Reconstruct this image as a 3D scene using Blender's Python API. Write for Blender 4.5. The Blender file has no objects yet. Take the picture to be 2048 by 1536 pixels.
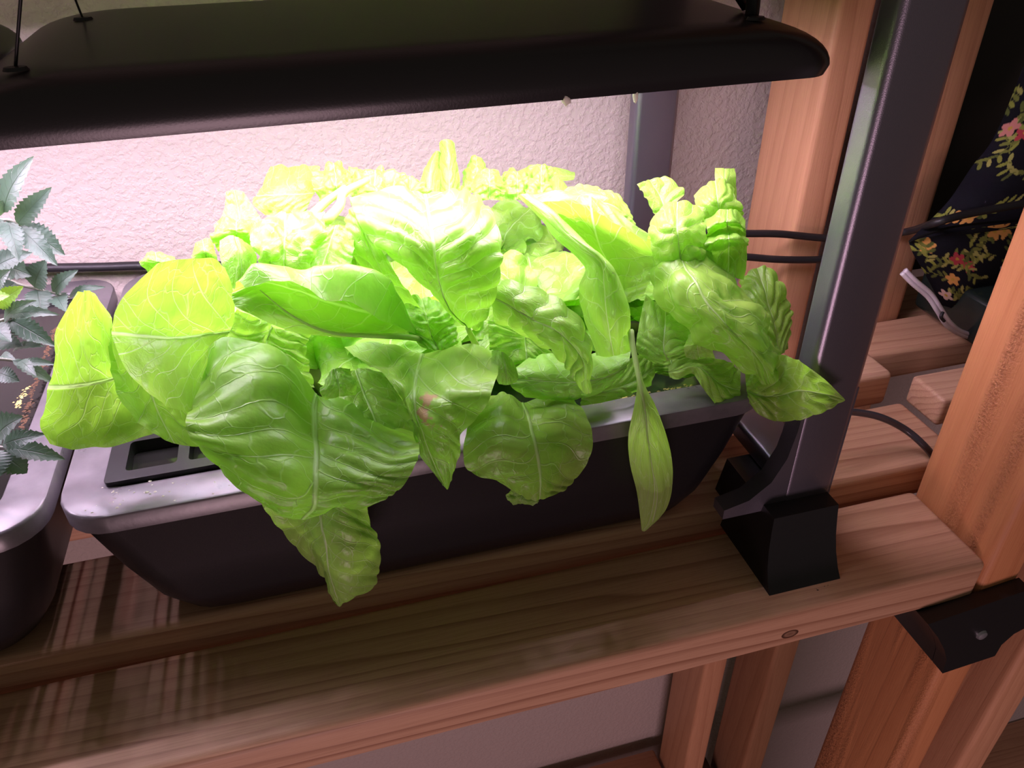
import bpy, bmesh, math, random
import numpy as np
from mathutils import Matrix, Vector, noise as mnoise

scn = bpy.context.scene
col = scn.collection
random.seed(7)

# ------------------------------------------------------------------ camera
FPX = 1560.0
CAM = np.array([-0.2632603, -0.3134797, 0.4680958])
CM = np.array([[0.9645149, -0.2636019, -0.0150035], [-0.1611875, -0.5428711, -0.8242024], [0.2091164, 0.7973738, -0.5660965]])      # rows: right, down, forward
cam_d = bpy.data.cameras.new('camera')
cam_d.sensor_width = 36.0
cam_d.lens = FPX / 2048 * 36.0
cam_d.clip_start = 0.01
cam_o = bpy.data.objects.new('camera', cam_d)
col.objects.link(cam_o)
m = Matrix.Identity(4)
for i in range(3):
    m[i][0] = CM[0][i]; m[i][1] = -CM[1][i]; m[i][2] = -CM[2][i]; m[i][3] = CAM[i]
cam_o.matrix_world = m
scn.camera = cam_o

# ------------------------------------------------------------------ light and exposure
LED_WHITE = 730.0
LED_RED = 420.0
UNSEEN_LAMP = 1.9
world = bpy.data.worlds.new('world')
scn.world = world
world.use_nodes = True
wb = world.node_tree.nodes['Background']
wb.inputs[0].default_value = (1.0, 0.86, 0.74, 1)
wb.inputs[1].default_value = 0.09
# unseen pinkish lamp added low in front to light the beam face and leaves
ld = bpy.data.lights.new('unseen_front_lamp', 'AREA')
ld.shape = 'RECTANGLE'; ld.size = 1.0; ld.size_y = 0.5
ld.energy = UNSEEN_LAMP * 10; ld.color = (1.0, 0.62, 0.72)
lo = bpy.data.objects.new('unseen_front_lamp', ld)
col.objects.link(lo)
lo.location = (-0.6, -1.9, -0.80)
lo.rotation_euler = (Vector((-0.1, 0.0, -0.05)) - Vector(lo.location)).to_track_quat('-Z', 'Y').to_euler()
vs = scn.view_settings
vs.view_transform = 'Standard'; vs.look = 'None'; vs.gamma = 1.0; vs.exposure = 0.0
vs.use_curve_mapping = False


def ray(px, py):
    return CM.T @ np.array([(px - 1024) / FPX, (py - 768) / FPX, 1.0])


def at(px, py, y):
    """world point on the view line through a photo point at depth y (metres from the beam's front face)"""
    r = ray(px, py)
    return CAM + r * ((y - CAM[1]) / r[1])


# ------------------------------------------------------------------ helpers
def empty(name, loc=(0, 0, 0)):
    o = bpy.data.objects.new(name, None)
    o.empty_display_size = 0.02
    col.objects.link(o)
    o.location = loc
    return o


def tag(o, label=None, cat=None, group=None, kind=None):
    if label: o['label'] = label
    if cat: o['category'] = cat
    if group: o['group'] = group
    if kind: o['kind'] = kind
    return o


def link(name, me, mat, parent=None, smooth=True):
    o = bpy.data.objects.new(name, me)
    col.objects.link(o)
    if mat is not None:
        me.materials.append(mat)
    if parent is not None:
        o.parent = parent
        # parents are plain Empties (or meshes) whose own transform is known: keep world coordinates
        pl = Vector((0, 0, 0)); p = parent
        while p is not None:
            pl += Vector(p.location); p = p.parent
        o.location = -pl
    if smooth:
        for p in me.polygons: p.use_smooth = True
    return o


def from_py(name, verts, faces, mat, parent=None, smooth=True):
    me = bpy.data.meshes.new(name)
    me.from_pydata([tuple(v) for v in verts], [], faces)
    me.update()
    return link(name, me, mat, parent, smooth)


def board(name, x0, x1, y0, y1, z0, z1, mat, parent=None, bev=0.004, seg=3):
    bm = bmesh.new()
    bmesh.ops.create_cube(bm, size=1)
    for v in bm.verts:
        v.co = Vector(((x0 + x1) / 2 + v.co.x * (x1 - x0), (y0 + y1) / 2 + v.co.y * (y1 - y0), (z0 + z1) / 2 + v.co.z * (z1 - z0)))
    if bev > 0:
        bmesh.ops.bevel(bm, geom=list(bm.edges), offset=bev, segments=seg, affect='EDGES', profile=0.5)
    me = bpy.data.meshes.new(name)
    bm.to_mesh(me); bm.free()
    o = link(name, me, mat, parent, True)
    me.set_sharp_from_angle(angle=math.radians(40))
    return o


def tube(name, pts, rad, mat, parent=None, seg=10, sub=8, cap=True):
    """smooth tube through points; rad scalar or list"""
    P = crv(np.array(pts, float), sub)
    n = len(P)
    rad = list(rad) if hasattr(rad, '__len__') else [rad, rad]
    R = np.interp(np.linspace(0, 1, n), np.linspace(0, 1, len(rad)), rad)
    T = np.gradient(P, axis=0); T /= np.linalg.norm(T, axis=1)[:, None] + 1e-12
    up = np.array([0, 0, 1.0]) if abs(T[0][2]) < 0.9 else np.array([0, 1.0, 0])
    N = np.cross(T[0], up); N /= np.linalg.norm(N)
    V = []; F = []
    for i in range(n):
        N = N - T[i] * N.dot(T[i]); N /= np.linalg.norm(N)
        B = np.cross(T[i], N)
        for k in range(seg):
            a = 2 * math.pi * k / seg
            V.append(P[i] + R[i] * (math.cos(a) * N + math.sin(a) * B))
    for i in range(n - 1):
        for k in range(seg):
            a = i * seg + k; b = i * seg + (k + 1) % seg
            F.append((a, b, b + seg, a + seg))
    if cap:
        F.append(tuple(range(seg))[::-1]); F.append(tuple((n - 1) * seg + k for k in range(seg)))
    return from_py(name, V, F, mat, parent)


def crv(P, sub):
    """Catmull-Rom resampling along axis 0"""
    n = len(P)
    if n < 2: return P
    E = np.concatenate([[2 * P[0] - P[1]], P, [2 * P[-1] - P[-2]]])
    out = []
    for i in range(n - 1):
        p0, p1, p2, p3 = E[i], E[i + 1], E[i + 2], E[i + 3]
        for k in range(sub):
            t = k / sub
            out.append(0.5 * (2 * p1 + (p2 - p0) * t + (2 * p0 - 5 * p1 + 4 * p2 - p3) * t * t + (3 * p1 - p0 - 3 * p2 + p3) * t ** 3))
    out.append(P[-1])
    return np.array(out)


def rrect(x0, x1, y0, y1, r, n=6):
    L = []
    for cx, cy, a0 in ((x1 - r, y1 - r, 0), (x0 + r, y1 - r, 90), (x0 + r, y0 + r, 180), (x1 - r, y0 + r, 270)):
        for k in range(n + 1):
            a = math.radians(a0 + 90 * k / n)
            L.append((cx + r * math.cos(a), cy + r * math.sin(a)))
    return L


def loft(name, levels, mat, parent=None, cap0=True, cap1=True, sharp=35):
    """levels: list of (loop of xy, z)"""
    V = []; F = []
    n = len(levels[0][0])
    for L, z in levels:
        V += [(x, y, z) for x, y in L]
    for i in range(len(levels) - 1):
        for k in range(n):
            a = i * n + k; b = i * n + (k + 1) % n
            F.append((a, b, b + n, a + n))
    if cap0: F.append(tuple(range(n))[::-1])
    if cap1: F.append(tuple((len(levels) - 1) * n + k for k in range(n)))
    o = from_py(name, V, F, mat, parent)
    o.data.set_sharp_from_angle(angle=math.radians(sharp))
    return o


def prism_y(name, poly, y0, y1, mat, parent=None, sharp=30):
    """polygon in x,z extruded along y"""
    n = len(poly)
    V = [(x, y0, z) for x, z in poly] + [(x, y1, z) for x, z in poly]
    F = [tuple(range(n)), tuple(range(n, 2 * n))[::-1]]
    for k in range(n):
        F.append((k, k + n, (k + 1) % n + n, (k + 1) % n))
    o = from_py(name, V, F, mat, parent)
    bm = bmesh.new(); bm.from_mesh(o.data); bmesh.ops.recalc_face_normals(bm, faces=bm.faces); bm.to_mesh(o.data); bm.free()
    o.data.set_sharp_from_angle(angle=math.radians(sharp))
    return o


# ------------------------------------------------------------------ materials
class NT:
    def __init__(s, name):
        s.m = bpy.data.materials.new(name); s.m.use_nodes = True
        s.t = s.m.node_tree; s.t.nodes.clear()
        s.out = s.t.nodes.new('ShaderNodeOutputMaterial')

    def n(s, typ, props=None, **inp):
        nd = s.t.nodes.new('ShaderNode' + typ)
        for k, v in (props or {}).items(): setattr(nd, k, v)
        for k, v in inp.items():
            k = k.replace('_', ' ')
            i = nd.inputs[int(k[1:])] if k[0] == 'i' and k[1:].isdigit() else nd.inputs[k]
            if isinstance(v, bpy.types.NodeSocket): s.t.links.new(v, i)
            else: i.default_value = v
        return nd

    def math(s, op, a, b=0.0, c=None, clamp=False):
        kw = dict(i0=a, i1=b)
        if c is not None: kw['i2'] = c
        return s.n('Math', {'operation': op, 'use_clamp': clamp}, **kw).outputs[0]

    def mix(s, fac, a, b, mode='MIX'):
        nd = s.n('Mix', {'data_type': 'RGBA', 'blend_type': mode})
        for i, v in ((0, fac), (6, a), (7, b)):
            if isinstance(v, bpy.types.NodeSocket): s.t.links.new(v, nd.inputs[i])
            else: nd.inputs[i].default_value = v if i == 0 else (*v, 1) if len(v) == 3 else v
        return nd.outputs[2]

    def ramp(s, fac, stops, interp='LINEAR'):
        nd = s.n('ValToRGB', None, Fac=fac)
        cr = nd.color_ramp; cr.interpolation = interp
        while len(cr.elements) < len(stops): cr.elements.new(0.5)
        for e, (p, c) in zip(cr.elements, stops):
            e.position = p; e.color = (*c, 1) if hasattr(c, '__len__') else (c, c, c, 1)
        return nd.outputs[0]

    def done(s, sh):
        s.t.links.new(sh, s.out.inputs[0]); return s.m


def lin(r, g, b):
    f = lambda c: (c / 255 / 12.92) if c <= 10 else ((c / 255 + 0.055) / 1.055) ** 2.4
    return (f(r), f(g), f(b))


def plastic(name, c, rough, spec=0.5, grain=0.0, grain_scale=900):
    t = NT(name)
    kw = {}
    if grain:
        co = t.n('TexCoord').outputs['Object']
        nz = t.n('TexNoise', None, Vector=co, Scale=grain_scale, Detail=2.0)
        kw['Normal'] = t.n('Bump', None, Height=nz.outputs[0], Strength=grain, Distance=0.0004).outputs[0]
    b = t.n('BsdfPrincipled', None, Base_Color=(*c, 1), Roughness=rough, Specular_IOR_Level=spec, **kw)
    return t.done(b.outputs[0])


def wood(name, c_light, c_dark, axis=0, knots=(), ring=420.0, rough_saw=0.0, seed=0.0, gloss=0.5, contrast=1.0):
    """sawn softwood: long grain lines along an axis, optional knots as (x, y, z, radius)"""
    t = NT(name)
    co = t.n('TexCoord').outputs['Object']
    sc = [1.0, 1.0, 1.0]; sc[axis] = 0.045
    mp = t.n('Mapping', None, Vector=co, Scale=tuple(sc), Location=(seed, seed * 0.7, seed * 1.3)).outputs[0]
    warp = t.n('TexNoise', None, Vector=mp, Scale=16.0, Detail=2.0).outputs['Color']
    wv = t.n('VectorMath', {'operation': 'MULTIPLY_ADD'}, i0=warp, i1=(0.03, 0.03, 0.03), i2=mp).outputs[0]
    kn = None
    for (x, y, z, r) in knots:
        ds = [1.0, 1.0, 1.0]; ds[axis] = 0.62
        df = t.n('VectorMath', {'operation': 'SUBTRACT'}, i0=co, i1=(x, y, z)).outputs[0]
        df = t.n('VectorMath', {'operation': 'MULTIPLY'}, i0=df, i1=tuple(ds)).outputs[0]
        ln = t.n('VectorMath', {'operation': 'LENGTH'}, i0=df).outputs['Value']
        k = t.math('DIVIDE', ln, r)
        kn = k if kn is None else t.math('MINIMUM', kn, k)
    rings = t.n('TexWave', {'wave_type': 'BANDS', 'bands_direction': 'DIAGONAL', 'wave_profile': 'SAW'}, Vector=wv, Scale=ring / 6.0, Distortion=1.2, Detail=2.0, Detail_Scale=1.2).outputs['Fac']
    fine_sc = [1.0, 1.0, 1.0]; fine_sc[axis] = 0.02
    mp2 = t.n('Mapping', None, Vector=co, Scale=tuple(fine_sc)).outputs[0]
    fine = t.n('TexNoise', None, Vector=mp2, Scale=900.0, Detail=3.0, Roughness=0.7).outputs[0]
    patch = t.n('TexNoise', None, Vector=mp, Scale=12.0, Detail=3.0).outputs[0]
    rl = t.ramp(rings, [(0.0, 0.0), (0.55, 0.12), (0.86, 0.75), (0.94, 1.0), (1.0, 0.1)])
    fade = t.ramp(t.n('TexNoise', None, Vector=mp, Scale=26.0, Detail=2.0).outputs[0], [(0.3, 0.15), (0.7, 1.0)])
    rl = t.math('MULTIPLY', rl, fade)
    c = t.mix(t.math('MULTIPLY', rl, 0.7 * contrast), c_light, c_dark)
    c = t.mix(t.math('MULTIPLY', t.ramp(patch, [(0.35, 0.0), (0.7, 1.0)]), 0.45), c, tuple(0.55 * a + 0.45 * b for a, b in zip(c_light, c_dark)))
    c = t.mix(t.math('MULTIPLY', t.ramp(fine, [(0.45, 0.0), (0.75, 1.0)]), 0.35), c, c_dark)
    if kn is not None:
        kd = t.ramp(kn, [(0.0, 0.75), (0.55, 0.55), (0.85, 1.0), (1.0, 0.9), (1.35, 0.0)])
        c = t.mix(kd, c, tuple(v * 0.30 for v in c_dark))
    h = t.math('ADD', t.math('MULTIPLY', fine, 0.5), t.math('MULTIPLY', rl, 0.4))
    if rough_saw:
        f1 = t.n('TexNoise', None, Vector=co, Scale=420.0, Detail=3.0, Roughness=0.65).outputs[0]
        pm = t.ramp(t.n('TexNoise', None, Vector=mp, Scale=30.0, Detail=2.0).outputs[0], [(0.42, 0.0), (0.58, 1.0)])
        rr = t.math('MULTIPLY', f1, pm)
        h = t.math('MULTIPLY_ADD', rr, 9.0 * rough_saw, h)
        sp = t.ramp(f1, [(0.35, 1.0), (0.55, 0.25), (0.7, 0.0)])
        c = t.mix(t.math('MULTIPLY', t.math('MULTIPLY', pm, sp), 0.75), c, tuple(v * 0.62 for v in c_dark))
    bp = t.n('Bump', None, Height=h, Strength=0.8 if rough_saw else 0.5, Distance=0.0006).outputs[0]
    b = t.n('BsdfPrincipled', None, Base_Color=c, Roughness=gloss, Specular_IOR_Level=0.3, Normal=bp)
    return t.done(b.outputs[0])


def leaf_mat(name, top, trans, vein, tfac=0.45, nvein=8.0, slope=2.2, spots=0.0, rough=0.35):
    """lettuce leaf: UV u across (midrib at 0.5), v from base to tip"""
    t = NT(name)
    uv = t.n('UVMap', {'uv_map': 'uv'}).outputs[0]
    rnd = t.n('ObjectInfo').outputs['Random']
    off = t.n('CombineXYZ', None, X=t.math('MULTIPLY', rnd, 37.0), Y=t.math('MULTIPLY', rnd, 91.0), Z=0.0).outputs[0]
    p = t.n('VectorMath', {'operation': 'ADD'}, i0=uv, i1=off).outputs[0]
    nz = t.n('TexNoise', None, Vector=p, Scale=3.2, Detail=2.0).outputs[0]
    s = t.n('SeparateXYZ', None, Vector=uv)
    du = t.math('ABSOLUTE', t.math('SUBTRACT', s.outputs[0], 0.5))
    q = t.n('Attribute', {'attribute_name': 'q'}).outputs['Fac']
    fr = t.math('ABSOLUTE', t.math('SUBTRACT', t.math('FRACT', q), 0.5))      # 0 on the vein
    wv = t.math('MULTIPLY_ADD', du, -0.07, 0.055)
    v2 = t.math('SUBTRACT', 1.0, t.n('MapRange', {'interpolation_type': 'SMOOTHSTEP'}, Value=fr, From_Min=0.0, From_Max=wv).outputs[0])
    mid = t.math('SUBTRACT', 1.0, t.n('MapRange', {'interpolation_type': 'SMOOTHSTEP'}, Value=du, From_Min=0.004, From_Max=0.017).outputs[0])
    dist = t.n('TexNoise', None, Vector=p, Scale=6.0, Detail=2.0).outputs['Color']
    pv = t.n('VectorMath', {'operation': 'MULTIPLY_ADD'}, i0=dist, i1=(0.18, 0.18, 0), i2=p).outputs[0]
    vo = t.n('TexVoronoi', {'feature': 'DISTANCE_TO_EDGE'}, Vector=pv, Scale=6.5).outputs['Distance']
    v3 = t.math('SUBTRACT', 1.0, t.n('MapRange', {'interpolation_type': 'SMOOTHSTEP'}, Value=vo, From_Min=0.0, From_Max=0.035).outputs[0])
    vm = t.math('MAXIMUM', t.math('MULTIPLY', v2, 0.6), mid)
    vm = t.math('MAXIMUM', vm, t.math('MULTIPLY', v3, 0.30))
    blot = t.n('TexNoise', None, Vector=p, Scale=5.0, Detail=4.0, Roughness=0.6).outputs[0]
    var = t.ramp(blot, [(0.3, 0.0), (0.7, 1.0)])
    ctop = t.mix(t.math('MULTIPLY', var, 0.45), top, tuple(a * 0.72 for a in top))
    ctr = t.mix(t.math('MULTIPLY', var, 0.4), trans, tuple(a * 0.75 for a in trans))
    ctop = t.mix(t.math('MULTIPLY', vm, 0.9), ctop, vein)
    ctr = t.mix(t.math('MULTIPLY', vm, 0.6), ctr, tuple(min(1, a * 1.25 + 0.05) for a in vein))
    hue = t.math('MULTIPLY_ADD', rnd, 0.22, 0.92)
    ctop = t.mix(1.0, ctop, t.n('CombineColor', None, i0=hue, i1=1.0, i2=hue).outputs[0], 'MULTIPLY')
    if spots:
        # withered patches with a tan rim
        d = t.n('VectorMath', {'operation': 'DISTANCE'}, i0=t.n('VectorMath', {'operation': 'MULTIPLY'}, i0=uv, i1=(1.0, 0.55, 0)).outputs[0], i1=(0.60, 0.52 * 0.55, 0)).outputs['Value']
        d = t.math('ADD', d, t.math('MULTIPLY', t.math('SUBTRACT', blot, 0.5), 0.5))
        sp = t.n('MapRange', {'interpolation_type': 'SMOOTHSTEP'}, Value=d, From_Min=0.035, From_Max=0.075).outputs[0]
        sp = t.math('SUBTRACT', 1.0, sp)
        ctop = t.mix(t.math('MULTIPLY', sp, spots), ctop, lin(196, 150, 128))
        ctr = t.mix(t.math('MULTIPLY', sp, spots), ctr, lin(170, 130, 90))
    h = t.math('SUBTRACT', t.math('MULTIPLY', nz, 0.3), t.math('MULTIPLY', vm, 0.6))
    fine = t.n('TexNoise', None, Vector=p, Scale=70.0, Detail=2.0).outputs[0]
    h = t.math('MULTIPLY_ADD', fine, 0.12, h)
    mid_n = t.n('TexNoise', None, Vector=p, Scale=14.0, Detail=2.0).outputs[0]
    h = t.math('MULTIPLY_ADD', mid_n, 0.6, h)
    bp = t.n('Bump', None, Height=h, Strength=0.5, Distance=0.0018).outputs[0]
    b = t.n('BsdfPrincipled', None, Base_Color=ctop, Roughness=rough, Specular_IOR_Level=0.55, Normal=bp)
    tr = t.n('BsdfTranslucent', None, Color=ctr, Normal=bp)
    ms = t.n('MixShader', None, i0=tfac, i1=b.outputs[0], i2=tr.outputs[0])
    return t.done(ms.outputs[0])


def emit(name, c, s):
    t = NT(name)
    return t.done(t.n('Emission', None, Color=(*c, 1), Strength=s).outputs[0])


M = {}
M['wall'] = None
t = NT('painted_wall')
co = t.n('TexCoord').outputs['Object']
n1 = t.n('TexNoise', None, Vector=co, Scale=170.0, Detail=3.0, Roughness=0.55).outputs[0]
n2 = t.n('TexNoise', None, Vector=co, Scale=60.0, Detail=2.0).outputs[0]
hh = t.math('ADD', t.ramp(n1, [(0.42, 0.0), (0.60, 1.0)]), t.math('MULTIPLY', n2, 0.7))
bp = t.n('Bump', None, Height=hh, Strength=0.42, Distance=0.0016).outputs[0]
M['wall'] = t.done(t.n('BsdfPrincipled', None, Base_Color=(*lin(180, 168, 160), 1), Roughness=0.62, Specular_IOR_Level=0.35, Normal=bp).outputs[0])
M['black'] = plastic('black_plastic', (0.006, 0.0055, 0.0065), 0.40, 0.35, 0.12)
M['print'] = plastic('printed_black_plastic', (0.009, 0.009, 0.010), 0.38, 0.45, 0.10, 500)
M['post'] = plastic('satin_dark_metal', (0.20, 0.19, 0.225), 0.36, 0.5, 0.25, 1500)
M['post'].node_tree.nodes['Principled BSDF'].inputs['Metallic'].default_value = 0.85
M['rubber'] = plastic('black_rubber', (0.012, 0.011, 0.012), 0.5, 0.4)
M['deck'] = plastic('wet_black_deck', (0.010, 0.010, 0.009), 0.12, 0.5, 0.1, 60)
M['white_cord'] = plastic('white_cord', lin(205, 195, 200), 0.4)
M['screw'] = plastic('screw_head', (0.35, 0.35, 0.37), 0.35)
M['screw'].node_tree.nodes['Principled BSDF'].inputs['Metallic'].default_value = 0.7
M['deposit'] = plastic('mineral_deposit', lin(235, 230, 215), 0.8)
M['crust'] = plastic('root_crust', lin(86, 64, 48), 0.9, 0.2, 0.6, 400)
t = NT('scuffed_grey_lid')
co = t.n('TexCoord').outputs['Object']
na = t.n('TexNoise', None, Vector=co, Scale=28.0, Detail=5.0, Roughness=0.65).outputs[0]
nb = t.n('TexNoise', None, Vector=co, Scale=160.0, Detail=3.0).outputs[0]
c = t.mix(t.ramp(na, [(0.35, 0.0), (0.7, 1.0)]), (0.075, 0.070, 0.074), (0.125, 0.112, 0.122))
rg = t.math('MULTIPLY_ADD', na, 0.22, 0.20)
bp = t.n('Bump', None, Height=nb, Strength=0.12, Distance=0.0005).outputs[0]
M['lid'] = t.done(t.n('BsdfPrincipled', None, Base_Color=c, Roughness=rg, Specular_IOR_Level=0.6, Normal=bp).outputs[0])

CL, CD = lin(202, 160, 128), lin(150, 98, 70)
M['wood_beam'] = wood('fir_beam', CL, lin(128, 80, 54), 0, knots=[(*at(1285, 1222, 0.045), 0.0045), (*at(1447, 1213, 0.03), 0.004), (*at(1580, 1268, 0.0), 0.0045), (*at(1212, 1130, 0.075), 0.004)], seed=0.31, ring=330, contrast=1.35)
M['wood_slat'] = wood('fir_slat', CL, lin(134, 80, 56), 0, seed=1.7, ring=300, contrast=1.25)
M['wood_slat_b'] = wood('fir_slat_pale', lin(204, 164, 134), lin(140, 88, 64), 0, seed=4.1)
M['wood_post'] = wood('redwood_post_rough', lin(204, 140, 94), lin(158, 88, 52), 2, knots=[(*at(1925, 963, 0.055), 0.006)], rough_saw=1.0, seed=2.2, ring=150, contrast=.5)
M['wood_post_b'] = wood('cedar_post', lin(200, 150, 114), lin(136, 80, 52), 2, seed=3.3, ring=170, contrast=.6)
M['wood_low'] = wood('fir_low', lin(196, 150, 120), lin(146, 98, 72), 0, seed=5.5)

# ------------------------------------------------------------------ setting
WY = 0.455
o = board('wall_back', -3.0, 3.0, WY, WY + 0.1, -1.35, 1.6, M['wall'], bev=0)
tag(o, kind='structure')
t = NT('dark_floor')
co = t.n('TexCoord').outputs['Object']
nf = t.n('TexNoise', None, Vector=co, Scale=220.0, Detail=3.0).outputs[0]
fc = t.mix(nf, lin(92, 80, 70), lin(128, 114, 100))
M['floor'] = t.done(t.n('BsdfPrincipled', None, Base_Color=fc, Roughness=0.9).outputs[0])
o = board('floor', -3.0, 3.0, -3.5, WY, -1.40, -1.35, M['floor'], bev=0)
tag(o, kind='structure')

# ------------------------------------------------------------------ shelf units
sh = empty('wooden_shelf', (0.22, 0.2, -1.35))
tag(sh, 'long slatted wooden shelf unit carrying the planters and the light stand', 'shelf')
board('front_beam', -1.3, 0.204, 0.0, 0.089, -0.042, 0.0, M['wood_beam'], sh, 0.006, 4)
board('slat', -1.3, 0.258, 0.096, 0.183, -0.018, 0.020, M['wood_slat'], sh, 0.006, 4)
board('slat', 0.096, 0.247, 0.190, 0.236, 0.012, 0.050, M['wood_slat_b'], sh, 0.006, 4)
board('slat', -1.3, 0.2, 0.245, 0.325, -0.018, 0.020, M['wood_slat'], sh, 0.006, 4)
board('post', 0.2055, 0.2465, 0.000, 0.089, -1.35, 1.0, M['wood_post'], sh, 0.007, 4)
board('post', 0.2055, 0.2445, 0.33, 0.419, -1.35, 1.0, M['wood_post_b'], sh, 0.006, 4)
for (ya, yb) in ((0.0, 0.089), (0.10, 0.19), (0.20, 0.29), (0.34, 0.43)):
    board('lower_slat', -1.3, 0.2, ya, yb, -1.0, -0.962, M['wood_low'], sh, 0.005)
# black corner bracket under the beam, screwed to the post
br = [at(x, y, -0.013) for x, y in ((1856, 1249), (1876, 1275), (1889, 1300), (1893, 1320), (1885, 1347), (1990, 1312), (2003, 1290), (2028, 1268), (2062, 1250), (2062, 1178))]
brk = prism_y('corner_bracket', [(p[0], p[2]) for p in br], -0.013, -0.0005, M['print'], sh)
left = [(p[0], p[2]) for p in br[:5]]
x_in = 0.2045
prism_y('bracket_arm', left + [(x_in, br[4][2]), (x_in, br[0][2])], 0.0, 0.06, M['print'], sh)
p = at(1969, 1276, -0.0165)
scr = loft('screw', [([(p[0] + 0.0052 * math.cos(a * 0.5236) , p[2] + 0.0052 * math.sin(a * 0.5236)) for a in range(12)], 0.0),
                     ([(p[0] + 0.0042 * math.cos(a * 0.5236), p[2] + 0.0042 * math.sin(a * 0.5236)) for a in range(12)], 0.0022),
                     ([(p[0] + 0.0016 * math.cos(a * 0.5236), p[2] + 0.0016 * math.sin(a * 0.5236)) for a in range(12)], 0.0032)], M['screw'], brk)
for v in scr.data.vertices:
    v.co = Vector((v.co.x, -0.0128 - v.co.z, v.co.y))
prism_y('lower_bracket', [(0.249, -0.90), (0.249, -1.0), (0.30, -1.0), (0.275, -0.93)], 0.34, 0.40, M['print'], sh)

s2 = empty('wooden_shelf', (0.5, 0.2, -1.35))
o = board('dark_fill_panel', .352, 1.0, .400, .412, .031, .75, plastic('dark_brown_fill', (.012, .008, .006), .6), bev=.002)  # plain panel added to fill the dark area behind the cloth
tag(o, 'added dark brown panel filling the dark area behind the floral cloth', 'panel')
tag(s2, 'neighbouring wooden shelf unit behind the rough front post, holding the floral cloth', 'shelf')
board('post', 0.303, 0.344, 0.302, 0.391, -1.35, 1.0, M['wood_post_b'], s2, 0.006, 4)
board('post', 0.300, 0.340, 0.000, 0.089, -1.35, 1.0, M['wood_post_b'], s2, 0.006, 4)
board('slat', 0.262, 1.0, 0.140, 0.184, 0.018, 0.048, M['wood_slat_b'], s2, 0.004, 3)
board('slat', 0.252, 1.0, 0.240, 0.300, 0.000, 0.036, M['wood_slat'], s2, 0.006, 4)
board('slat', 0.35, 1.0, 0.310, 0.390, -0.005, 0.030, M['wood_slat'], s2, 0.006, 4)
board('slat', 0.345, 1.0, 0.02, 0.11, 0.0, 0.03, M['wood_slat'], s2, 0.006, 4)
board('lower_slat', 0.262, 1.0, 0.10, 0.19, -1.0, -0.962, M['wood_low'], s2, 0.005)
board('lower_slat', 0.262, 1.0, 0.20, 0.29, -1.0, -0.962, M['wood_low'], s2, 0.005)


# ------------------------------------------------------------------ planters
def planter(x0, x1, label, name='planter_tub'):
    y0, y1 = 0.076, 0.420
    zt, zl = 0.145, 0.131
    root = tag(empty(name, ((x0 + x1) / 2, 0.25, 0.02)), label, 'planter')
    lv = []
    for ix, iy, z, r in ((.070, .034, .0202, .03), (.052, .024, .0235, .03), (.040, .017, .032, .032), (.028, .012, .050, .032), (.016, .008, .085, .03), (.005, .004, .1295, .026), (.0045, .0035, .1315, .026)):
        lv.append((rrect(x0 + ix, x1 - ix, y0 + iy, y1 - iy, r), z))
    loft('tub_body', lv, M['black'], root)
    w = 0.026
    loft('lid', [(rrect(x0 + .002, x1 - .002, y0 + .002, y1 - .002, .028), zl), (rrect(x0, x1, y0, y1, .03), zl + .0008), (rrect(x0, x1, y0, y1, .03), zt - .002),
                 (rrect(x0 + .0006, x1 - .0006, y0 + .0006, y1 - .0006, .03), zt - .0006), (rrect(x0 + .002, x1 - .002, y0 + .002, y1 - .002, .028), zt),
                 (rrect(x0 + w, x1 - w, y0 + w, y1 - w, .012), zt), (rrect(x0 + w + .001, x1 - w - .001, y0 + w + .001, y1 - w - .001, .011), zt - .001),
                 (rrect(x0 + w + .001, x1 - w - .001, y0 + w + .001, y1 - w - .001, .011), zt - .0055)], M['lid'], root, cap1=False)
    loft('pod_deck', [(rrect(x0 + w, x1 - w, y0 + w, y1 - w, .012), zl + .001), (rrect(x0 + w, x1 - w, y0 + w, y1 - w, .012), zt - .006)], M['deck'], root)
    return root


pl = planter(-0.442, 0.034, 'black planter tub with grey lid under the lettuce')
pl2 = planter(-0.925, -0.4495, 'black planter tub at the left edge holding the toothed-leaf plant')
# fill port: raised frame with two square openings
fx0, fx1, fy0, fy1, fz = -0.416, -0.318, 0.1035, 0.152, 0.1485


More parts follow.
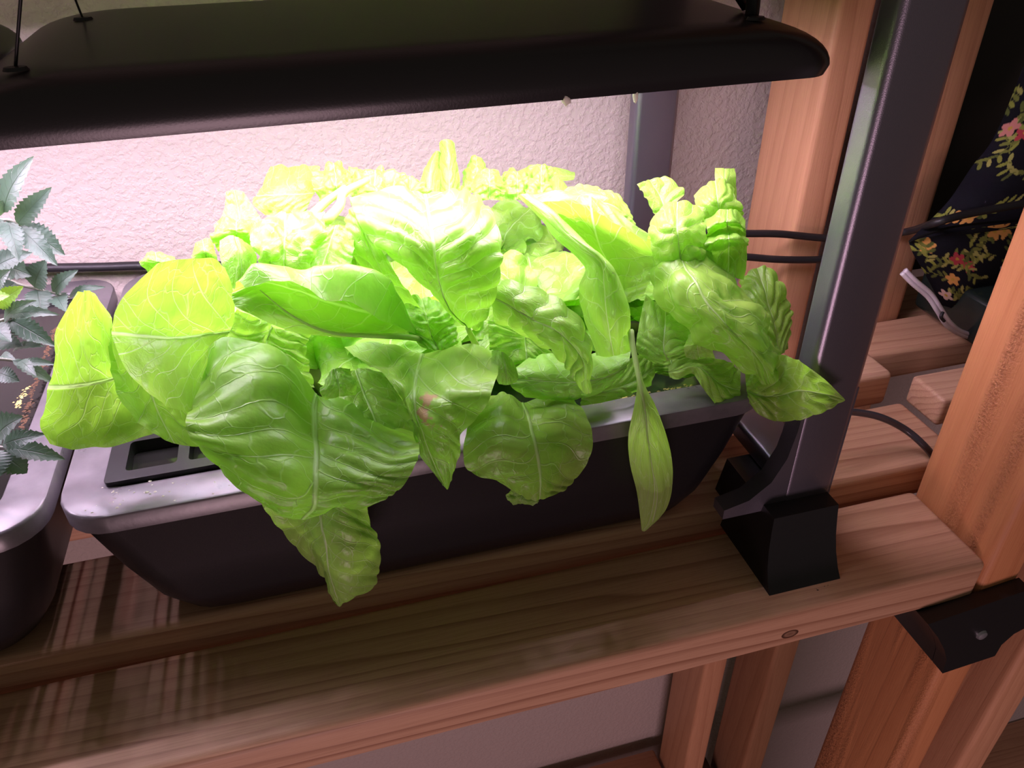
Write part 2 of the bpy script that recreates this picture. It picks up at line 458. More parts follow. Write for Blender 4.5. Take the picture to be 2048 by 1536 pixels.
def ring_frame(x0, x1, y0, y1, holes, z0, z1, mat, parent, name):
    xs = sorted({x0, x1} | {h[0] for h in holes} | {h[1] for h in holes})
    ys = sorted({y0, y1} | {h[2] for h in holes} | {h[3] for h in holes})
    bm = bmesh.new(); vd = {}
    def vv(x, y, z):
        k = (x, y, z)
        if k not in vd: vd[k] = bm.verts.new(k)
        return vd[k]
    solid = {}
    for i in range(len(xs) - 1):
        for j in range(len(ys) - 1):
            cx, cy = (xs[i] + xs[i + 1]) / 2, (ys[j] + ys[j + 1]) / 2
            solid[i, j] = not any(h[0] < cx < h[1] and h[2] < cy < h[3] for h in holes)
    for (i, j), sl in solid.items():
        if not sl: continue
        a, b, c_, d = xs[i], xs[i + 1], ys[j], ys[j + 1]
        bm.faces.new([vv(a, c_, z1), vv(b, c_, z1), vv(b, d, z1), vv(a, d, z1)])
        bm.faces.new([vv(a, d, z0), vv(b, d, z0), vv(b, c_, z0), vv(a, c_, z0)])
        for di, dj, e in ((0, -1, ((a, c_), (b, c_))), (1, 0, ((b, c_), (b, d))), (0, 1, ((b, d), (a, d))), (-1, 0, ((a, d), (a, c_)))):
            if not solid.get((i + di, j + dj), False):
                (p, q), (r, s_) = e
                bm.faces.new([vv(p, q, z0), vv(r, s_, z0), vv(r, s_, z1), vv(p, q, z1)])
    vert_edges = [e for e in bm.edges if abs(e.verts[0].co.z - e.verts[1].co.z) > 1e-5]
    bmesh.ops.bevel(bm, geom=vert_edges, offset=0.003, segments=4, affect='EDGES', profile=0.5)
    me = bpy.data.meshes.new(name); bm.to_mesh(me); bm.free()
    o = link(name, me, mat, parent, True)
    me.set_sharp_from_angle(angle=math.radians(40))
    return o


M['port'] = plastic('satin_black_port', (0.009, 0.009, 0.009), 0.34, 0.35)
ring_frame(fx0, fx1, fy0, fy1, [(-0.4045, -0.3735, 0.1125, 0.143), (-0.3665, -0.3265, 0.1125, 0.143)], 0.1395, fz, M['port'], pl, 'fill_port')
# crumbs of mineral residue on the lid
rg = random.Random(3)
V = []; F = []
def crumb(x, y, z, s, V, F):
    b = len(V); k = rg.randint(4, 6); a0 = rg.random() * 6
    for i in range(k):
        a = a0 + i * 2 * math.pi / k; r = s * rg.uniform(.45, 1.2)
        V.append((x + r * math.cos(a), y + r * math.sin(a) * .7, z)); 
    V.append((x, y, z + s * .5))
    for i in range(k): F.append((b + i, b + (i + 1) % k, b + k))
for i in range(36):
    px, py = rg.uniform(150, 470), rg.uniform(960, 1040)
    r = ray(px, py); q = CAM + r * ((0.1452 - CAM[2]) / r[2])
    if q[1] < 0.079 or q[1] > 0.1: continue
    crumb(q[0], q[1], .1451, rg.uniform(.0003, .0011), V, F)
for px, py, s in ((292, 985, .0022), (300, 988, .0018), (310, 983, .0014), (268, 985, .001), (345, 966, .0012), (300, 962, .0016), (232, 985, .0009), (205, 975, .0008)):
    r = ray(px, py); q = CAM + r * ((0.1452 - CAM[2]) / r[2]); crumb(q[0], q[1], .1451, s, V, F)
o = from_py('residue_crumbs', V, F, M['deposit'], pl, False); tag(o, kind='stuff')
# crusty root line along the deck edges
def crust(name, pts, parent, n, s0, s1, mat):
    V = []; F = []
    P = crv(np.array(pts, float), 12)
    for i in range(n):
        q = P[rg.randrange(len(P))]
        crumb(q[0] + rg.gauss(0, .0012), q[1] + rg.gauss(0, .0012), q[2], rg.uniform(s0, s1), V, F)
    o = from_py(name, V, F, mat, parent, False); tag(o, kind='stuff')
M['crust_pale'] = plastic('pale_root_crust', lin(190, 175, 110), 0.9, 0.2)
crust('root_crust', [(-.10, .101, .1445), (-.06, .103, .1445), (-.02, .104, .1445)], pl, 90, .0006, .0016, M['crust_pale'])
cz = lambda px, py: (lambda r: tuple(CAM + r * ((0.145 - CAM[2]) / r[2])))(ray(px, py))
crust('root_crust', [cz(112, 655), cz(95, 700), cz(80, 745), cz(62, 790), cz(45, 860)], pl2, 300, .0006, .0019, M['crust'])
crust('root_crust', [cz(55, 775), cz(40, 800), cz(35, 815)], pl2, 60, .0006, .0016, M['crust_pale'])

# ------------------------------------------------------------------ light stand and riser foot
st = tag(empty('light_stand', (0.068, 0.23, 0.05)), 'satin dark metal frame with two upright posts at the right of the lettuce', 'lamp stand')
PX0, PX1 = 0.0465, 0.0905


def post(name, y0, y1, z0, z1):
    lv = []
    n = 6
    L = rrect(PX0, PX1, y0, y1, 0.0055, n)
    return loft(name, [(L, z0), (L, z1)], M['post'], st)


post('front_post', 0.060, 0.081, 0.052, 1.0)
post('back_post', 0.384, 0.405, 0.052, 1.0)
# low cross rail that sweeps under the tub's end
rail = []
for px_, z_ in ((0.0475, 0.150), (0.0465, 0.120), (0.043, 0.095), (0.034, 0.074), (0.018, 0.060), (-0.002, 0.055), (-0.002, 0.046), (0.089, 0.046), (0.089, 0.150)):
    rail.append((px_, z_))
# keep clear of the tub: the sweep lies in front of and behind its rounded end
prism_y('post_flare', rail, 0.0605, 0.0755, M['post'], st)
prism_y('post_flare', rail, 0.389, 0.404, M['post'], st)
board('base_rail', 0.050, 0.088, 0.081, 0.385, 0.052, 0.070, M['post'], st, 0.004)


def riser(name, label, yf, flip):
    """printed foot with a concave sloping front; profile in y,z, width tapering a little"""
    prof = [(0.000, 0.0), (0.006, 0.006), (0.013, 0.016), (0.019, 0.028), (0.024, 0.042), (0.027, 0.052), (0.100, 0.052), (0.100, 0.0)]
    V = []; n = len(prof)
    for xx in (0.0215, 0.0825):
        for (yy, zz) in prof:
            dx = (zz / 0.052) * (0.010 if xx < 0.05 else 0.004)
            V.append((xx + dx, yf + (-yy if flip else yy), zz))
    F = [tuple(range(n)), tuple(range(n, 2 * n))[::-1]] + [(k, k + n, (k + 1) % n + n, (k + 1) % n) for k in range(n)]
    o = from_py(name, V, F, M['print'])
    bm = bmesh.new(); bm.from_mesh(o.data); bmesh.ops.recalc_face_normals(bm, faces=bm.faces); bm.to_mesh(o.data); bm.free()
    o.data.set_sharp_from_angle(angle=math.radians(30))
    return tag(o, label, 'foot')


riser('riser_foot', 'black printed riser foot with concave front under the front post', 0.018, False)

V = []; F = []
for i in range(26):
    px, py = rg.gauss(1610, 32), rg.gauss(1172, 6)
    r = ray(px, py); q = CAM + r * ((0.0002 - CAM[2]) / r[2])
    if q[1] < .0165 and q[1] > .006: crumb(q[0], q[1], .0001, rg.uniform(.0003, .0012), V, F)
tag(from_py('soil_crumbs', V, F, plastic('soil', (.03, .02, .012), .9), sh, False), kind='stuff')

# ------------------------------------------------------------------ hoods
M['hood'] = plastic('hood_plastic', (0.011, 0.010, 0.0105), 0.30, 0.5, 0.10, 700)
M['wire'] = plastic('hanging_wire', (0.01, 0.01, 0.01), 0.4)
M['led_w'] = emit('led_white', (1.0, 0.83, 1.12), LED_WHITE)
M['led_r'] = emit('led_red', (1.0, 0.10, 0.22), LED_RED)
M['led_board'] = plastic('led_board', (0.8, 0.8, 0.8), 0.5)


def hood(x0, x1, y0, y1, zb, zt, label):
    root = tag(empty('grow_light_hood', ((x0 + x1) / 2, (y0 + y1) / 2, zb)), label, 'grow light')
    H = zt - zb
    lv = [(rrect(x0 + .004, x1 - .004, y0 + .003, y1 - .003, .016, 8), zb + .004), (rrect(x0 + .002, x1 - .002, y0 + .001, y1 - .001, .018, 8), zb)]
    for k in range(12):
        a = math.radians(90 * k / 11)
        ix = .056 * (1 - math.cos(a)); iy = .026 * (1 - math.cos(a)) ** 1.3
        lv.append((rrect(x0 + ix, x1 - ix, y0 + iy, y1 - iy, .018 + .006 * k / 11, 8), zb + .005 + (H - .005) * math.sin(a)))
    o = loft('hood_shell', lv, M['hood'], root, cap0=False, cap1=True, sharp=60)
    # LED board
    zz = zb + .0035
    loft('led_board', [(rrect(x0 + .007, x1 - .007, y0 + .007, y1 - .007, .014, 8), zz + .0008), (rrect(x0 + .007, x1 - .007, y0 + .007, y1 - .007, .014, 8), zz + .002)], M['led_board'], root)
    for nm, mat, nx, ny, ox, s in (('white_leds', M['led_w'], 26, 5, 0.0, .00183), ('red_leds', M['led_r'], 10, 2, .009, .0017)):
        V = []; F = []
        for i in range(nx):
            for j in range(ny):
                cx = x0 + .008 + (x1 - x0 - .020) * (i + .5) / nx + ox
                cy = y0 + .043 + (y1 - y0 - .09) * (j + .5) / ny + (.012 if ox else 0)
                b = len(V)
                V += [(cx - s, cy - s, zz), (cx + s, cy - s, zz), (cx + s, cy + s, zz), (cx - s, cy + s, zz)]
                F.append((b, b + 3, b + 2, b + 1))
        tag(from_py(nm, V, F, mat, root, False), kind='stuff')
    return root


h1 = hood(-0.428, 0.044, 0.094, 0.318, 0.3565, 0.3855, 'black grow light hood hanging over the lettuce')
h2 = hood(-0.905, -0.4325, 0.104, 0.328, 0.360, 0.389, 'second black grow light hood cut off at the left edge')
tube('hanging_wire', [at(166, 37, .262), at(158, 18, .262), at(120, -80, .262)], .0007, M['wire'], h1, 6, 2)
tube('hanging_wire', [at(31, 137, .125), at(34, 90, .125), at(42, -10, .125), at(48, -90, .125)], .0008, M['wire'], h1, 6, 2)
tube('hanger_strap', [at(1503, 34, .135), at(1506, 10, .135), at(1512, -60, .135)], .0042, M['wire'], h1, 8, 2)
tube('hanger_strap', [at(1492, 14, .15), at(1470, -20, .15)], .003, M['wire'], h1, 8, 2)
for px, py in ((166, 37), (31, 137), (1512, 36)):
    r = ray(px, py); q = CAM + r * ((0.3858 - CAM[2]) / r[2])
    loft('wire_grommet', [([(q[0] + .006 * math.cos(a * .5236), q[1] + .004 * math.sin(a * .5236)) for a in range(12)], .3850), ([(q[0] + .005 * math.cos(a * .5236), q[1] + .003 * math.sin(a * .5236)) for a in range(12)], .3866)], M['wire'], h1)
for px, py, s in ((1132, 199, 1.15), (1271, 193, .95)):
    V = []; F = []
    q = at(px, py, .0965)
    bm = bmesh.new(); bmesh.ops.create_icosphere(bm, subdivisions=2, radius=.0026 * s)
    for v in bm.verts:
        v.co *= 1 + .5 * mnoise.noise(v.co * 900 + Vector((px, 0, 0)))
        if px == 1271: v.co.x *= .6; v.co.z *= 1.5
        v.co += Vector(q)
    me = bpy.data.meshes.new('mineral_drip'); bm.to_mesh(me); bm.free(); link('mineral_drip', me, M['deposit'], h1)

# ------------------------------------------------------------------ cords
o = tube('power_cord', [at(-40, 536, .44), at(60, 536, .44), at(200, 534, .44), at(300, 531, .44), at(500, 530, .44), at(900, 520, .44)], .0042, M['rubber']); tag(o, 'black cord running along the wall behind both tubs', 'cord')
o = tube('power_cord', [at(1400, 464, .32), at(1490, 467, .32), at(1560, 468, .32), at(1650, 476, .32), at(1730, 474, .31), at(1815, 463, .29), at(1870, 446, .24), at(1935, 428, .235), at(2060, 405, .235)], .0037, M['rubber']); tag(o, 'upper black cord passing behind the front post to the floral cloth', 'cord')
o = tube('power_cord', [at(1400, 508, .32), at(1495, 514, .32), at(1560, 519, .32), at(1640, 519, .32), at(1700, 512, .32)], .0037, M['rubber']); tag(o, 'lower black cord crossing the rear wooden post below another cord', 'cord')
o = tube('power_cord', [at(1640, 820, .13), at(1715, 825, .13), at(1765, 836, .125), at(1812, 860, .118), at(1850, 893, .105), at(1880, 930, .1)], .0032, plastic('grey_cord', (.035, .034, .04), .22, .6)); tag(o, 'thin dark cord lying on the slat beside the rough post', 'cord')
wc = tag(empty('white_cable', at(1900, 640, .22)), 'pair of white cables curving below the floral cloth', 'cable')
for d in (0, 6):
    tube('strand', [at(1810 - d, 540 + d, .235), at(1832 - d, 562 + d, .23), at(1862 - d, 588 + d, .225), at(1882 - d, 618 + d, .22), at(1900 - d, 645 + d, .22), at(1925, 664 + d, .22), at(1970, 676 + d, .22)], .0024, M['white_cord'], wc)
tube('cable_clip', [at(1886, 624, .212), at(1882, 634, .21), at(1888, 642, .214)], .0016, M['rubber'], wc)

# ------------------------------------------------------------------ lettuce
GT, GTR, GV = (0.325, 0.57, 0.085), (0.35, 0.76, 0.05), (0.55, 0.74, 0.32)
M['leaf'] = leaf_mat('lettuce_leaf', GT, GTR, GV, 0.50)
M['leaf_spot'] = leaf_mat('lettuce_leaf_spotted', GT, GTR, GV, 0.44, spots=0.9)
M['leaf_pale'] = leaf_mat('lettuce_leaf_pale', (0.34, 0.60, 0.11), (0.40, 0.78, 0.06), (0.58, 0.74, 0.38), 0.46)
t = NT('leaf_rib')
M['rib'] = t.done(t.n('MixShader', None, i0=0.5, i1=t.n('BsdfPrincipled', None, Base_Color=(.48, .66, .24, 1), Roughness=.45).outputs[0], i2=t.n('BsdfTranslucent', None, Color=(.5, .75, .15, 1)).outputs[0]).outputs[0])
CAMV = Vector(CAM)


def surf_leaf(parent, G, base='top', T=False, nu=34, nv=46, pillow=.0016, nve=5.5, slope=1.5, ruffle=.0015, rfreq=26.0, blister=.0012, bfreq=38.0, mat='leaf', seed=0, rib=True, ribr=.0007, name='leaf'):
    """G: control grid rows x cols of world points; rows run along the midrib unless T"""
    G = np.array(G, float)
    if T: G = np.swapaxes(G, 0, 1)
    if base == 'bottom': G = G[::-1]
    # resample
    def res(A, n):
        B = crv(A, 24)
        idx = np.linspace(0, len(B) - 1, n)
        lo = np.floor(idx).astype(int); hi = np.minimum(lo + 1, len(B) - 1); f = (idx - lo).reshape((-1,) + (1,) * (B.ndim - 1))
        return B[lo] * (1 - f) + B[hi] * f
    S = res(G, nv)
    S = np.swapaxes(res(np.swapaxes(S, 0, 1), nu), 0, 1)      # nv x nu x 3
    du_ = np.gradient(S, axis=1); dv_ = np.gradient(S, axis=0)
    N = np.cross(du_, dv_)
    ln = np.linalg.norm(N, axis=2); N /= ln[..., None] + 1e-12
    tocam = CAM - S.mean(axis=(0, 1))
    if (N.mean(axis=(0, 1)) * tocam).sum() < 0: N = -N
    # scale of the leaf limits the relief
    size = np.linalg.norm(S[nv // 2, -1] - S[nv // 2, 0])
    k = min(1.0, size / 0.05 + .15)
    if size < .022: nve *= .6; pillow *= .6; rfreq *= .6
    wedge = np.minimum(1, np.linalg.norm(S[:, -1] - S[:, 0], axis=1) / .02)
    V = []; Q = []; UV = []
    so = Vector((seed * 3.17, seed * 1.31, seed * 7.7))
    for i in range(nv):
        v = i / (nv - 1)
        for j in range(nu):
            u = j / (nu - 1)
            du = abs(u - .5)
            nz = mnoise.noise(Vector((u * 3.1, v * 3.1, 0)) + so)
            q = v * nve - (du ** .75) * slope * 2 + nz * 0.9 + (.45 if u > .5 else 0) + seed * .37
            p = S[i, j]
            d = pillow * k * (abs(math.sin(math.pi * (q + .5))) ** .8 - .55) * min(1, du * 7)
            e = (du * 2) ** 3
            d += ruffle * 1.6 * k * e * mnoise.noise(Vector((v * rfreq * .22, 5.3 if u > .5 else 0, 0)) + so)
            pp = Vector(p)
            d += blister * k * (mnoise.noise(pp * bfreq * 1.6 + so) + .5 * mnoise.noise(pp * bfreq * 4 + so))
            d += -.0012 * math.exp(-(du / .05) ** 2) * k
            V.append(p + N[i, j] * d * (wedge[i] if wedge[i] > .2 else .2)); Q.append(q); UV.append((u, v))
    F = [(i * nu + j, i * nu + j + 1, (i + 1) * nu + j + 1, (i + 1) * nu + j) for i in range(nv - 1) for j in range(nu - 1)]
    o = from_py(name, V, F, M[mat], parent)
    me = o.data
    at_ = me.attributes.new('q', 'FLOAT', 'POINT'); at_.data.foreach_set('value', Q)
    ul = me.uv_layers.new(name='uv')
    vi = np.empty(len(me.loops), int); me.loops.foreach_get('vertex_index', vi)
    ul.data.foreach_set('uv', np.array(UV)[vi].ravel())
    if rib:
        A = np.array(V).reshape(nv, nu, 3)
        mid = (A[:, nu // 2 - 1] + A[:, nu // 2]) / 2 - N[:, nu // 2] * .0004
        idx = [int(round(x)) for x in np.linspace(0, (nv - 1) * .75, 9)]
        tube('midrib', [mid[x] for x in idx], [ribr * (1 - .9 * n / 8) for n in range(9)], M['rib'], o, 6, 3)
    return o


NL = [0]


def L(parent, rows, ys, **kw):
    """traced leaf: rows of photo points, each with its own depth(s) in mm"""
    G = []
    for r, y in zip(rows, ys):
        y = y if hasattr(y, '__len__') else [y] * len(r)
        G.append([at(px, py, yy / 1000.0) for (px, py), yy in zip(r, y)])
    NL[0] += 1
    kw.setdefault('seed', NL[0])
    return surf_leaf(parent, G, **kw)


def wild(parent, base, az, elev, length, width, bend, seed, cup=.25, wave=.006, mat='leaf', res=(22, 28), ruffle=.006):
    """free leaf: a rising, outward-bending blade"""
    rg = random.Random(seed)
    dirh = np.array([math.cos(az), math.sin(az), 0.0]); side = np.array([-math.sin(az), math.cos(az), 0.0])
    P = np.array(base, float); a = elev
    G = []
    nk = 7
    prof = [.16, .42, .80, 1.0, .98, .74, .22]
    for k in range(nk):
        d = dirh * math.cos(a) + np.array([0, 0, math.sin(a)])
        nrm = -dirh * math.sin(a) + np.array([0, 0, math.cos(a)])
        w = width * prof[k] * .5
        row = []
        for c in (-1, -.55, 0, .55, 1):
            up = cup * w * (abs(c) ** 1.6) * (1 - 1.7 * k / nk)
            row.append(P + side * w * c + nrm * (up + wave * rg.uniform(-1, 1) * abs(c)))
        G.append(row)
        P = P + d * length / (nk - 1)
        a -= bend / (nk - 1) * rg.uniform(.7, 1.3)
    NL[0] += 1
    return surf_leaf(parent, G, nu=res[0], nv=res[1], pillow=.0006, ruffle=ruffle, rfreq=18, blister=.0042, bfreq=30, mat=mat, seed=seed % 97 + .5, ribr=.0008)


def head(label, loc):
    return tag(empty('lettuce_plant', loc), label, 'lettuce')


HA = head('leftmost lettuce plant, broad leaves drooping over the left end of the lid', (-.335, .20, .140))
HB = head('lettuce plant in the middle with a tall upright leaf and a brown-spotted drooping leaf', (-.205, .20, .140))
HC = head('lettuce plant right of centre with a narrow leaf hanging over the tub front', (-.095, .20, .140))
HD = head('rightmost lettuce plant, puckered leaves beside the dark metal post', (-.008, .20, .140))
HE = head('rear lettuce plant on the left, crinkled leaves close to the wall', (-.265, .315, .140))
HF = head('rear lettuce plant behind the tall upright leaf, tips rising highest against the wall', (-.120, .315, .140))
for h_ in (HA, HB, HC, HD, HE, HF):
    x, y, z = h_.location
    tube('stalk', [(x, y, .1395), (x + .002, y, .16), (x, y - .002, .185)], [.008, .007, .005], M['rib'], h_, 10, 4)

# --- leftmost plant
L(HA, [[(150, 588), (160, 583), (172, 580), (188, 584), (200, 598)], [(113, 655), (140, 655), (165, 655), (200, 655), (225, 650)], [(108, 735), (140, 735), (175, 735), (205, 730), (232, 720)],
       [(92, 812), (135, 810), (180, 800), (230, 790), (262, 780)], [(80, 850), (125, 860), (180, 860), (240, 850), (300, 835)], [(100, 888), (140, 898), (190, 895), (250, 887), (305, 868)]],
  [[124, 128, 130, 126, 112], [110, 124, 129, 126, 106], [104, 119, 124, 122, 106], [98, 113, 118, 120, 118], [94, 104, 110, 114, 112], [92, 94, 98, 103, 106]], T=True, base='bottom', nve=5, slope=2.2, blister=.0012, pillow=.0006)
L(HA, [[(314, 526), (345, 520), (390, 517), (430, 518), (450, 535)], [(247, 593), (310, 580), (370, 575), (425, 575), (467, 585)], [(227, 640), (300, 645), (360, 650), (420, 645), (468, 640)],
       [(232, 694), (300, 700), (350, 700), (410, 695), (450, 690)], [(262, 752), (310, 755), (350, 755), (400, 750), (440, 745)], [(300, 792), (330, 808), (365, 822), (400, 820), (430, 800)]],
  [[120, 124, 128, 131, 130], [106, 117, 124, 130, 130], [97, 109, 118, 126, 130], [90, 99, 108, 120, 126], [81, 88, 97, 108, 114], [74, 79, 85, 92, 98]], T=True, base='bottom', nve=4.5, slope=2.2, blister=.0012, pillow=.0006)
L(HA, [[(225, 640), (240, 640), (270, 650), (310, 660), (350, 670)], [(218, 690), (250, 700), (290, 710), (330, 720), (380, 730)], [(225, 755), (260, 765), (300, 775), (350, 780), (400, 785)],
       [(245, 810), (280, 820), (320, 830), (360, 835), (410, 840)], [(290, 858), (320, 875), (350, 887), (385, 893), (420, 893)]],
  [[108, 116, 124, 130, 134], [106, 112, 116, 120, 122], [102, 106, 108, 110, 112], [96, 100, 102, 104, 104], [92, 93, 94, 94, 94]], nve=6, base='top')
# big heart-shaped front leaf
L(HA, [[(425, 700), (452, 673), (560, 698), (632, 788), (680, 800), (750, 838), (833, 866)], [(386, 806), (455, 770), (545, 775), (632, 850), (690, 858), (765, 880), (838, 890)], [(371, 838), (440, 855), (545, 870), (632, 910), (700, 915), (770, 920), (836, 915)],
       [(385, 885), (450, 915), (550, 950), (630, 970), (700, 967), (765, 962), (815, 960)], [(440, 945), (480, 975), (560, 1008), (628, 1012), (690, 1002), (745, 990), (790, 988)], [(470, 972), (505, 1000), (549, 1027), (605, 1043), (660, 1013), (715, 1020), (765, 1005)]],
  [[100, 114, 108, 98, 94, 86, 68], [76, 80, 78, 76, 72, 62, 48], [58, 54, 52, 56, 52, 43, 36], [48, 40, 35, 38, 37, 34, 31], [45, 38, 34, 35, 35, 33, 31], [44, 40, 38, 37, 37, 35, 33]], nu=48, nv=48, nve=7, slope=1.3, ruffle=.0012, rfreq=20, blister=.0028, bfreq=20, pillow=.0022)
# folded leaf hanging below it
L(HA, [[(505, 985), (560, 990), (635, 995), (690, 985), (732, 1000)], [(540, 1035), (590, 1040), (640, 1045), (695, 1030), (743, 1050)], [(585, 1090), (615, 1085), (648, 1090), (705, 1080), (759, 1090)],
       [(640, 1145), (648, 1140), (655, 1140), (705, 1130), (757, 1135)], [(653, 1180), (660, 1185), (670, 1190), (710, 1185), (748, 1170)], [(672, 1208), (676, 1212), (680, 1214), (684, 1208), (688, 1202)]],
  [[62, 60, 54, 50, 50], [62, 58, 46, 44, 50], [60, 54, 41, 38, 47], [56, 50, 40, 35, 45], [50, 46, 40, 37, 44], [42, 42, 42, 42, 43]], nve=8, ruffle=.0018, rfreq=34, mat='leaf_pale')
# leaf whose upper margin rolls over towards the front
L(HA, [[(469, 612), (466, 600), (464, 595), (468, 580), (476, 562), (490, 575)], [(510, 632), (520, 600), (528, 575), (522, 550), (515, 525), (548, 562)], [(580, 662), (590, 635), (600, 600), (600, 565), (600, 538), (600, 570)],
       [(640, 670), (640, 655), (650, 625), (655, 575), (655, 528), (655, 600)], [(690, 674), (690, 667), (705, 640), (712, 590), (710, 528), (705, 605)], [(740, 674), (740, 668), (760, 650), (775, 605), (770, 550), (760, 640)],
       [(790, 676), (790, 672), (795, 660), (802, 630), (800, 595), (785, 648)], [(835, 681), (835, 679), (836, 677), (837, 675), (838, 673), (838, 672)]],
  [[98, 100, 102, 102, 98, 92], [92, 94, 104, 112, 104, 88], [92, 92, 108, 124, 112, 90], [94, 94, 110, 130, 114, 92], [98, 98, 112, 132, 114, 94], [104, 104, 114, 130, 114, 98], [112, 112, 116, 122, 116, 106], [120, 120, 121, 121, 121, 120]], base='bottom', nve=7, slope=1.4, nu=40, ruffle=.0006, blister=.001, rib=False)
tube('midrib', [at(520, 580, .090), at(571, 622, .088), at(619, 650, .088), at(664, 665, .091), at(722, 670, .096), at(838, 677, .118), at(900, 700, .15)], [.0003, .0006, .0009, .0012, .0016, .002, .0024], M['rib'], HA, 8, 5)
L(HA, [[(452, 384), (468, 380), (487, 384)], [(450, 410), (475, 410), (505, 412)], [(442, 445), (480, 445), (522, 442)], [(450, 480), (480, 480), (510, 475)]], [242, 236, 226, 220], base='bottom')
L(HA, [[(428, 450), (455, 435), (490, 435), (515, 450)], [(424, 470), (455, 460), (490, 462), (520, 478)], [(435, 500), (460, 492), (490, 492), (515, 505)]], [[204, 206, 206, 204], [186, 182, 182, 186], [188, 190, 190, 186]], base='bottom', blister=.004, bfreq=70, ruffle=.004)
L(HA, [[(440, 482), (462, 470), (482, 476), (500, 490)], [(440, 510), (470, 503), (490, 508), (512, 515)], [(452, 545), (475, 545), (492, 545), (510, 540)], [(462, 575), (475, 580), (486, 578), (500, 570)]], [[160, 160, 162, 166], [150, 146, 148, 154], [142, 138, 140, 146], [138, 136, 137, 140]], base='top', blister=.002)
L(HA, [[(383, 505), (395, 485), (415, 477), (430, 490)], [(383, 515), (400, 503), (418, 502), (434, 512)], [(395, 532), (408, 530), (424, 530), (436, 528)]], [[176, 178, 180, 178], [166, 162, 162, 166], [164, 164, 164, 166]], base='bottom', blister=.003, bfreq=70)
L(HA, [[(284, 515), (298, 502), (325, 505), (350, 514)], [(284, 528), (303, 520), (326, 522), (352, 528)], [(296, 545), (310, 545), (330, 545), (350, 545)]], [[176, 178, 180, 178], [168, 164, 164, 166], [166, 166, 166, 166]], base='bottom', blister=.003, bfreq=70)
L(HA, [[(470, 620), (520, 640), (570, 660), (620, 668)], [(455, 665), (510, 680), (560, 690), (610, 700)], [(470, 715), (520, 720), (570, 725), (620, 730)], [(500, 760), (540, 765), (585, 770), (630, 775)]], [[142, 145, 148, 150], [132, 136, 139, 143], [122, 127, 131, 136], [114, 118, 122, 128]], blister=.003, bfreq=55, pillow=.003)
L(HA, [[(650, 760), (660, 742), (680, 735), (700, 738)], [(642, 785), (665, 770), (690, 765), (712, 762)], [(650, 800), (670, 795), (690, 792), (710, 788)]], [[86, 88, 90, 92], [78, 78, 80, 84], [76, 76, 78, 82]], blister=.003, bfreq=80)

# --- middle plant
L(HB, [[(700, 398), (783, 374), (850, 383), (915, 379), (958, 388)], [(712, 432), (790, 430), (858, 432), (930, 425), (988, 430)], [(745, 485), (805, 480), (866, 480), (940, 475), (1004, 490)], [(790, 524), (830, 525), (870, 530), (940, 530), (1003, 535)],
       [(840, 563), (860, 568), (880, 578), (940, 580), (992, 585)], [(886, 605), (893, 610), (902, 625), (945, 625), (972, 635)], [(918, 640), (925, 648), (935, 655), (948, 660), (958, 662)]],
  [[182, 178, 180, 176, 178], [152, 142, 142, 136, 142], [136, 123, 120, 112, 118], [130, 117, 112, 103, 108], [126, 118, 110, 103, 106], [122, 118, 112, 106, 106], [118, 116, 114, 112, 110]], base='bottom', nu=44, nv=52, nve=8, slope=1.8, pillow=.0030, ruffle=.002, rfreq=34)
tube('petiole', [at(935, 655, .113), at(955, 700, .125), at(960, 740, .15)], [.0016, .0026, .003], M['rib'], HB, 8, 4)
L(HB, [[(690, 697), (755, 684), (845, 706), (925, 686), (985, 703)], [(725, 725), (780, 730), (833, 745), (910, 738), (997, 735)], [(770, 755), (800, 765), (828, 790), (900, 788), (986, 775)], [(800, 795), (815, 812), (830, 830), (890, 830), (962, 830)],
       [(822, 840), (830, 850), (842, 862), (880, 868), (922, 873)], [(838, 900), (848, 908), (860, 912), (890, 910), (921, 903)], [(878, 962), (884, 968), (890, 975), (896, 978), (903, 955)]],
  [[132, 124, 122, 116, 114], [106, 96, 92, 80, 82], [80, 73, 70, 56, 58], [66, 62, 60, 48, 50], [58, 56, 54, 46, 46], [52, 50, 48, 46, 48], [46, 46, 46, 46, 46]], base='top', nu=44, nv=46, mat='leaf_spot', nve=7, slope=1.6, pillow=.0022)
L(HB, [[(655, 778), (690, 747), (730, 735), (770, 752)], [(650, 805), (700, 790), (760, 790), (805, 800)], [(670, 845), (720, 840), (780, 840), (828, 850)], [(700, 890), (740, 895), (790, 895), (832, 890)]], [[112, 114, 114, 112], [98, 98, 97, 94], [84, 82, 80, 77], [74, 72, 69, 66]], blister=.001)
L(HB, [[(510, 455), (535, 432), (570, 427), (610, 425), (650, 425)], [(505, 485), (535, 478), (570, 475), (605, 470), (650, 465)], [(510, 510), (535, 510), (568, 510), (600, 505), (640, 500)], [(525, 538), (545, 541), (567, 545), (590, 545), (610, 540)]],
  [[176, 182, 186, 188, 190], [152, 148, 154, 146, 156], [140, 132, 140, 132, 142], [132, 130, 132, 130, 134]], base='top', blister=.007, bfreq=40, pillow=.0012, nve=5)
L(HB, [[(635, 472), (660, 455), (685, 450), (705, 460)], [(610, 505), (640, 495), (675, 488), (709, 490)], [(590, 545), (625, 535), (665, 530), (702, 528)]], [[168, 172, 174, 172], [144, 156, 158, 146], [134, 138, 140, 138]], base='top', blister=.003)
L(HB, [[(805, 607), (830, 592), (860, 598), (892, 607)], [(800, 640), (835, 632), (870, 632), (908, 635)], [(815, 665), (845, 668), (880, 665), (915, 660)], [(845, 695), (865, 700), (890, 698), (915, 690)]], [[140, 142, 142, 140], [128, 126, 126, 128], [120, 120, 120, 122], [116, 116, 116, 118]], base='bottom', blister=.004, bfreq=60, pillow=.003)
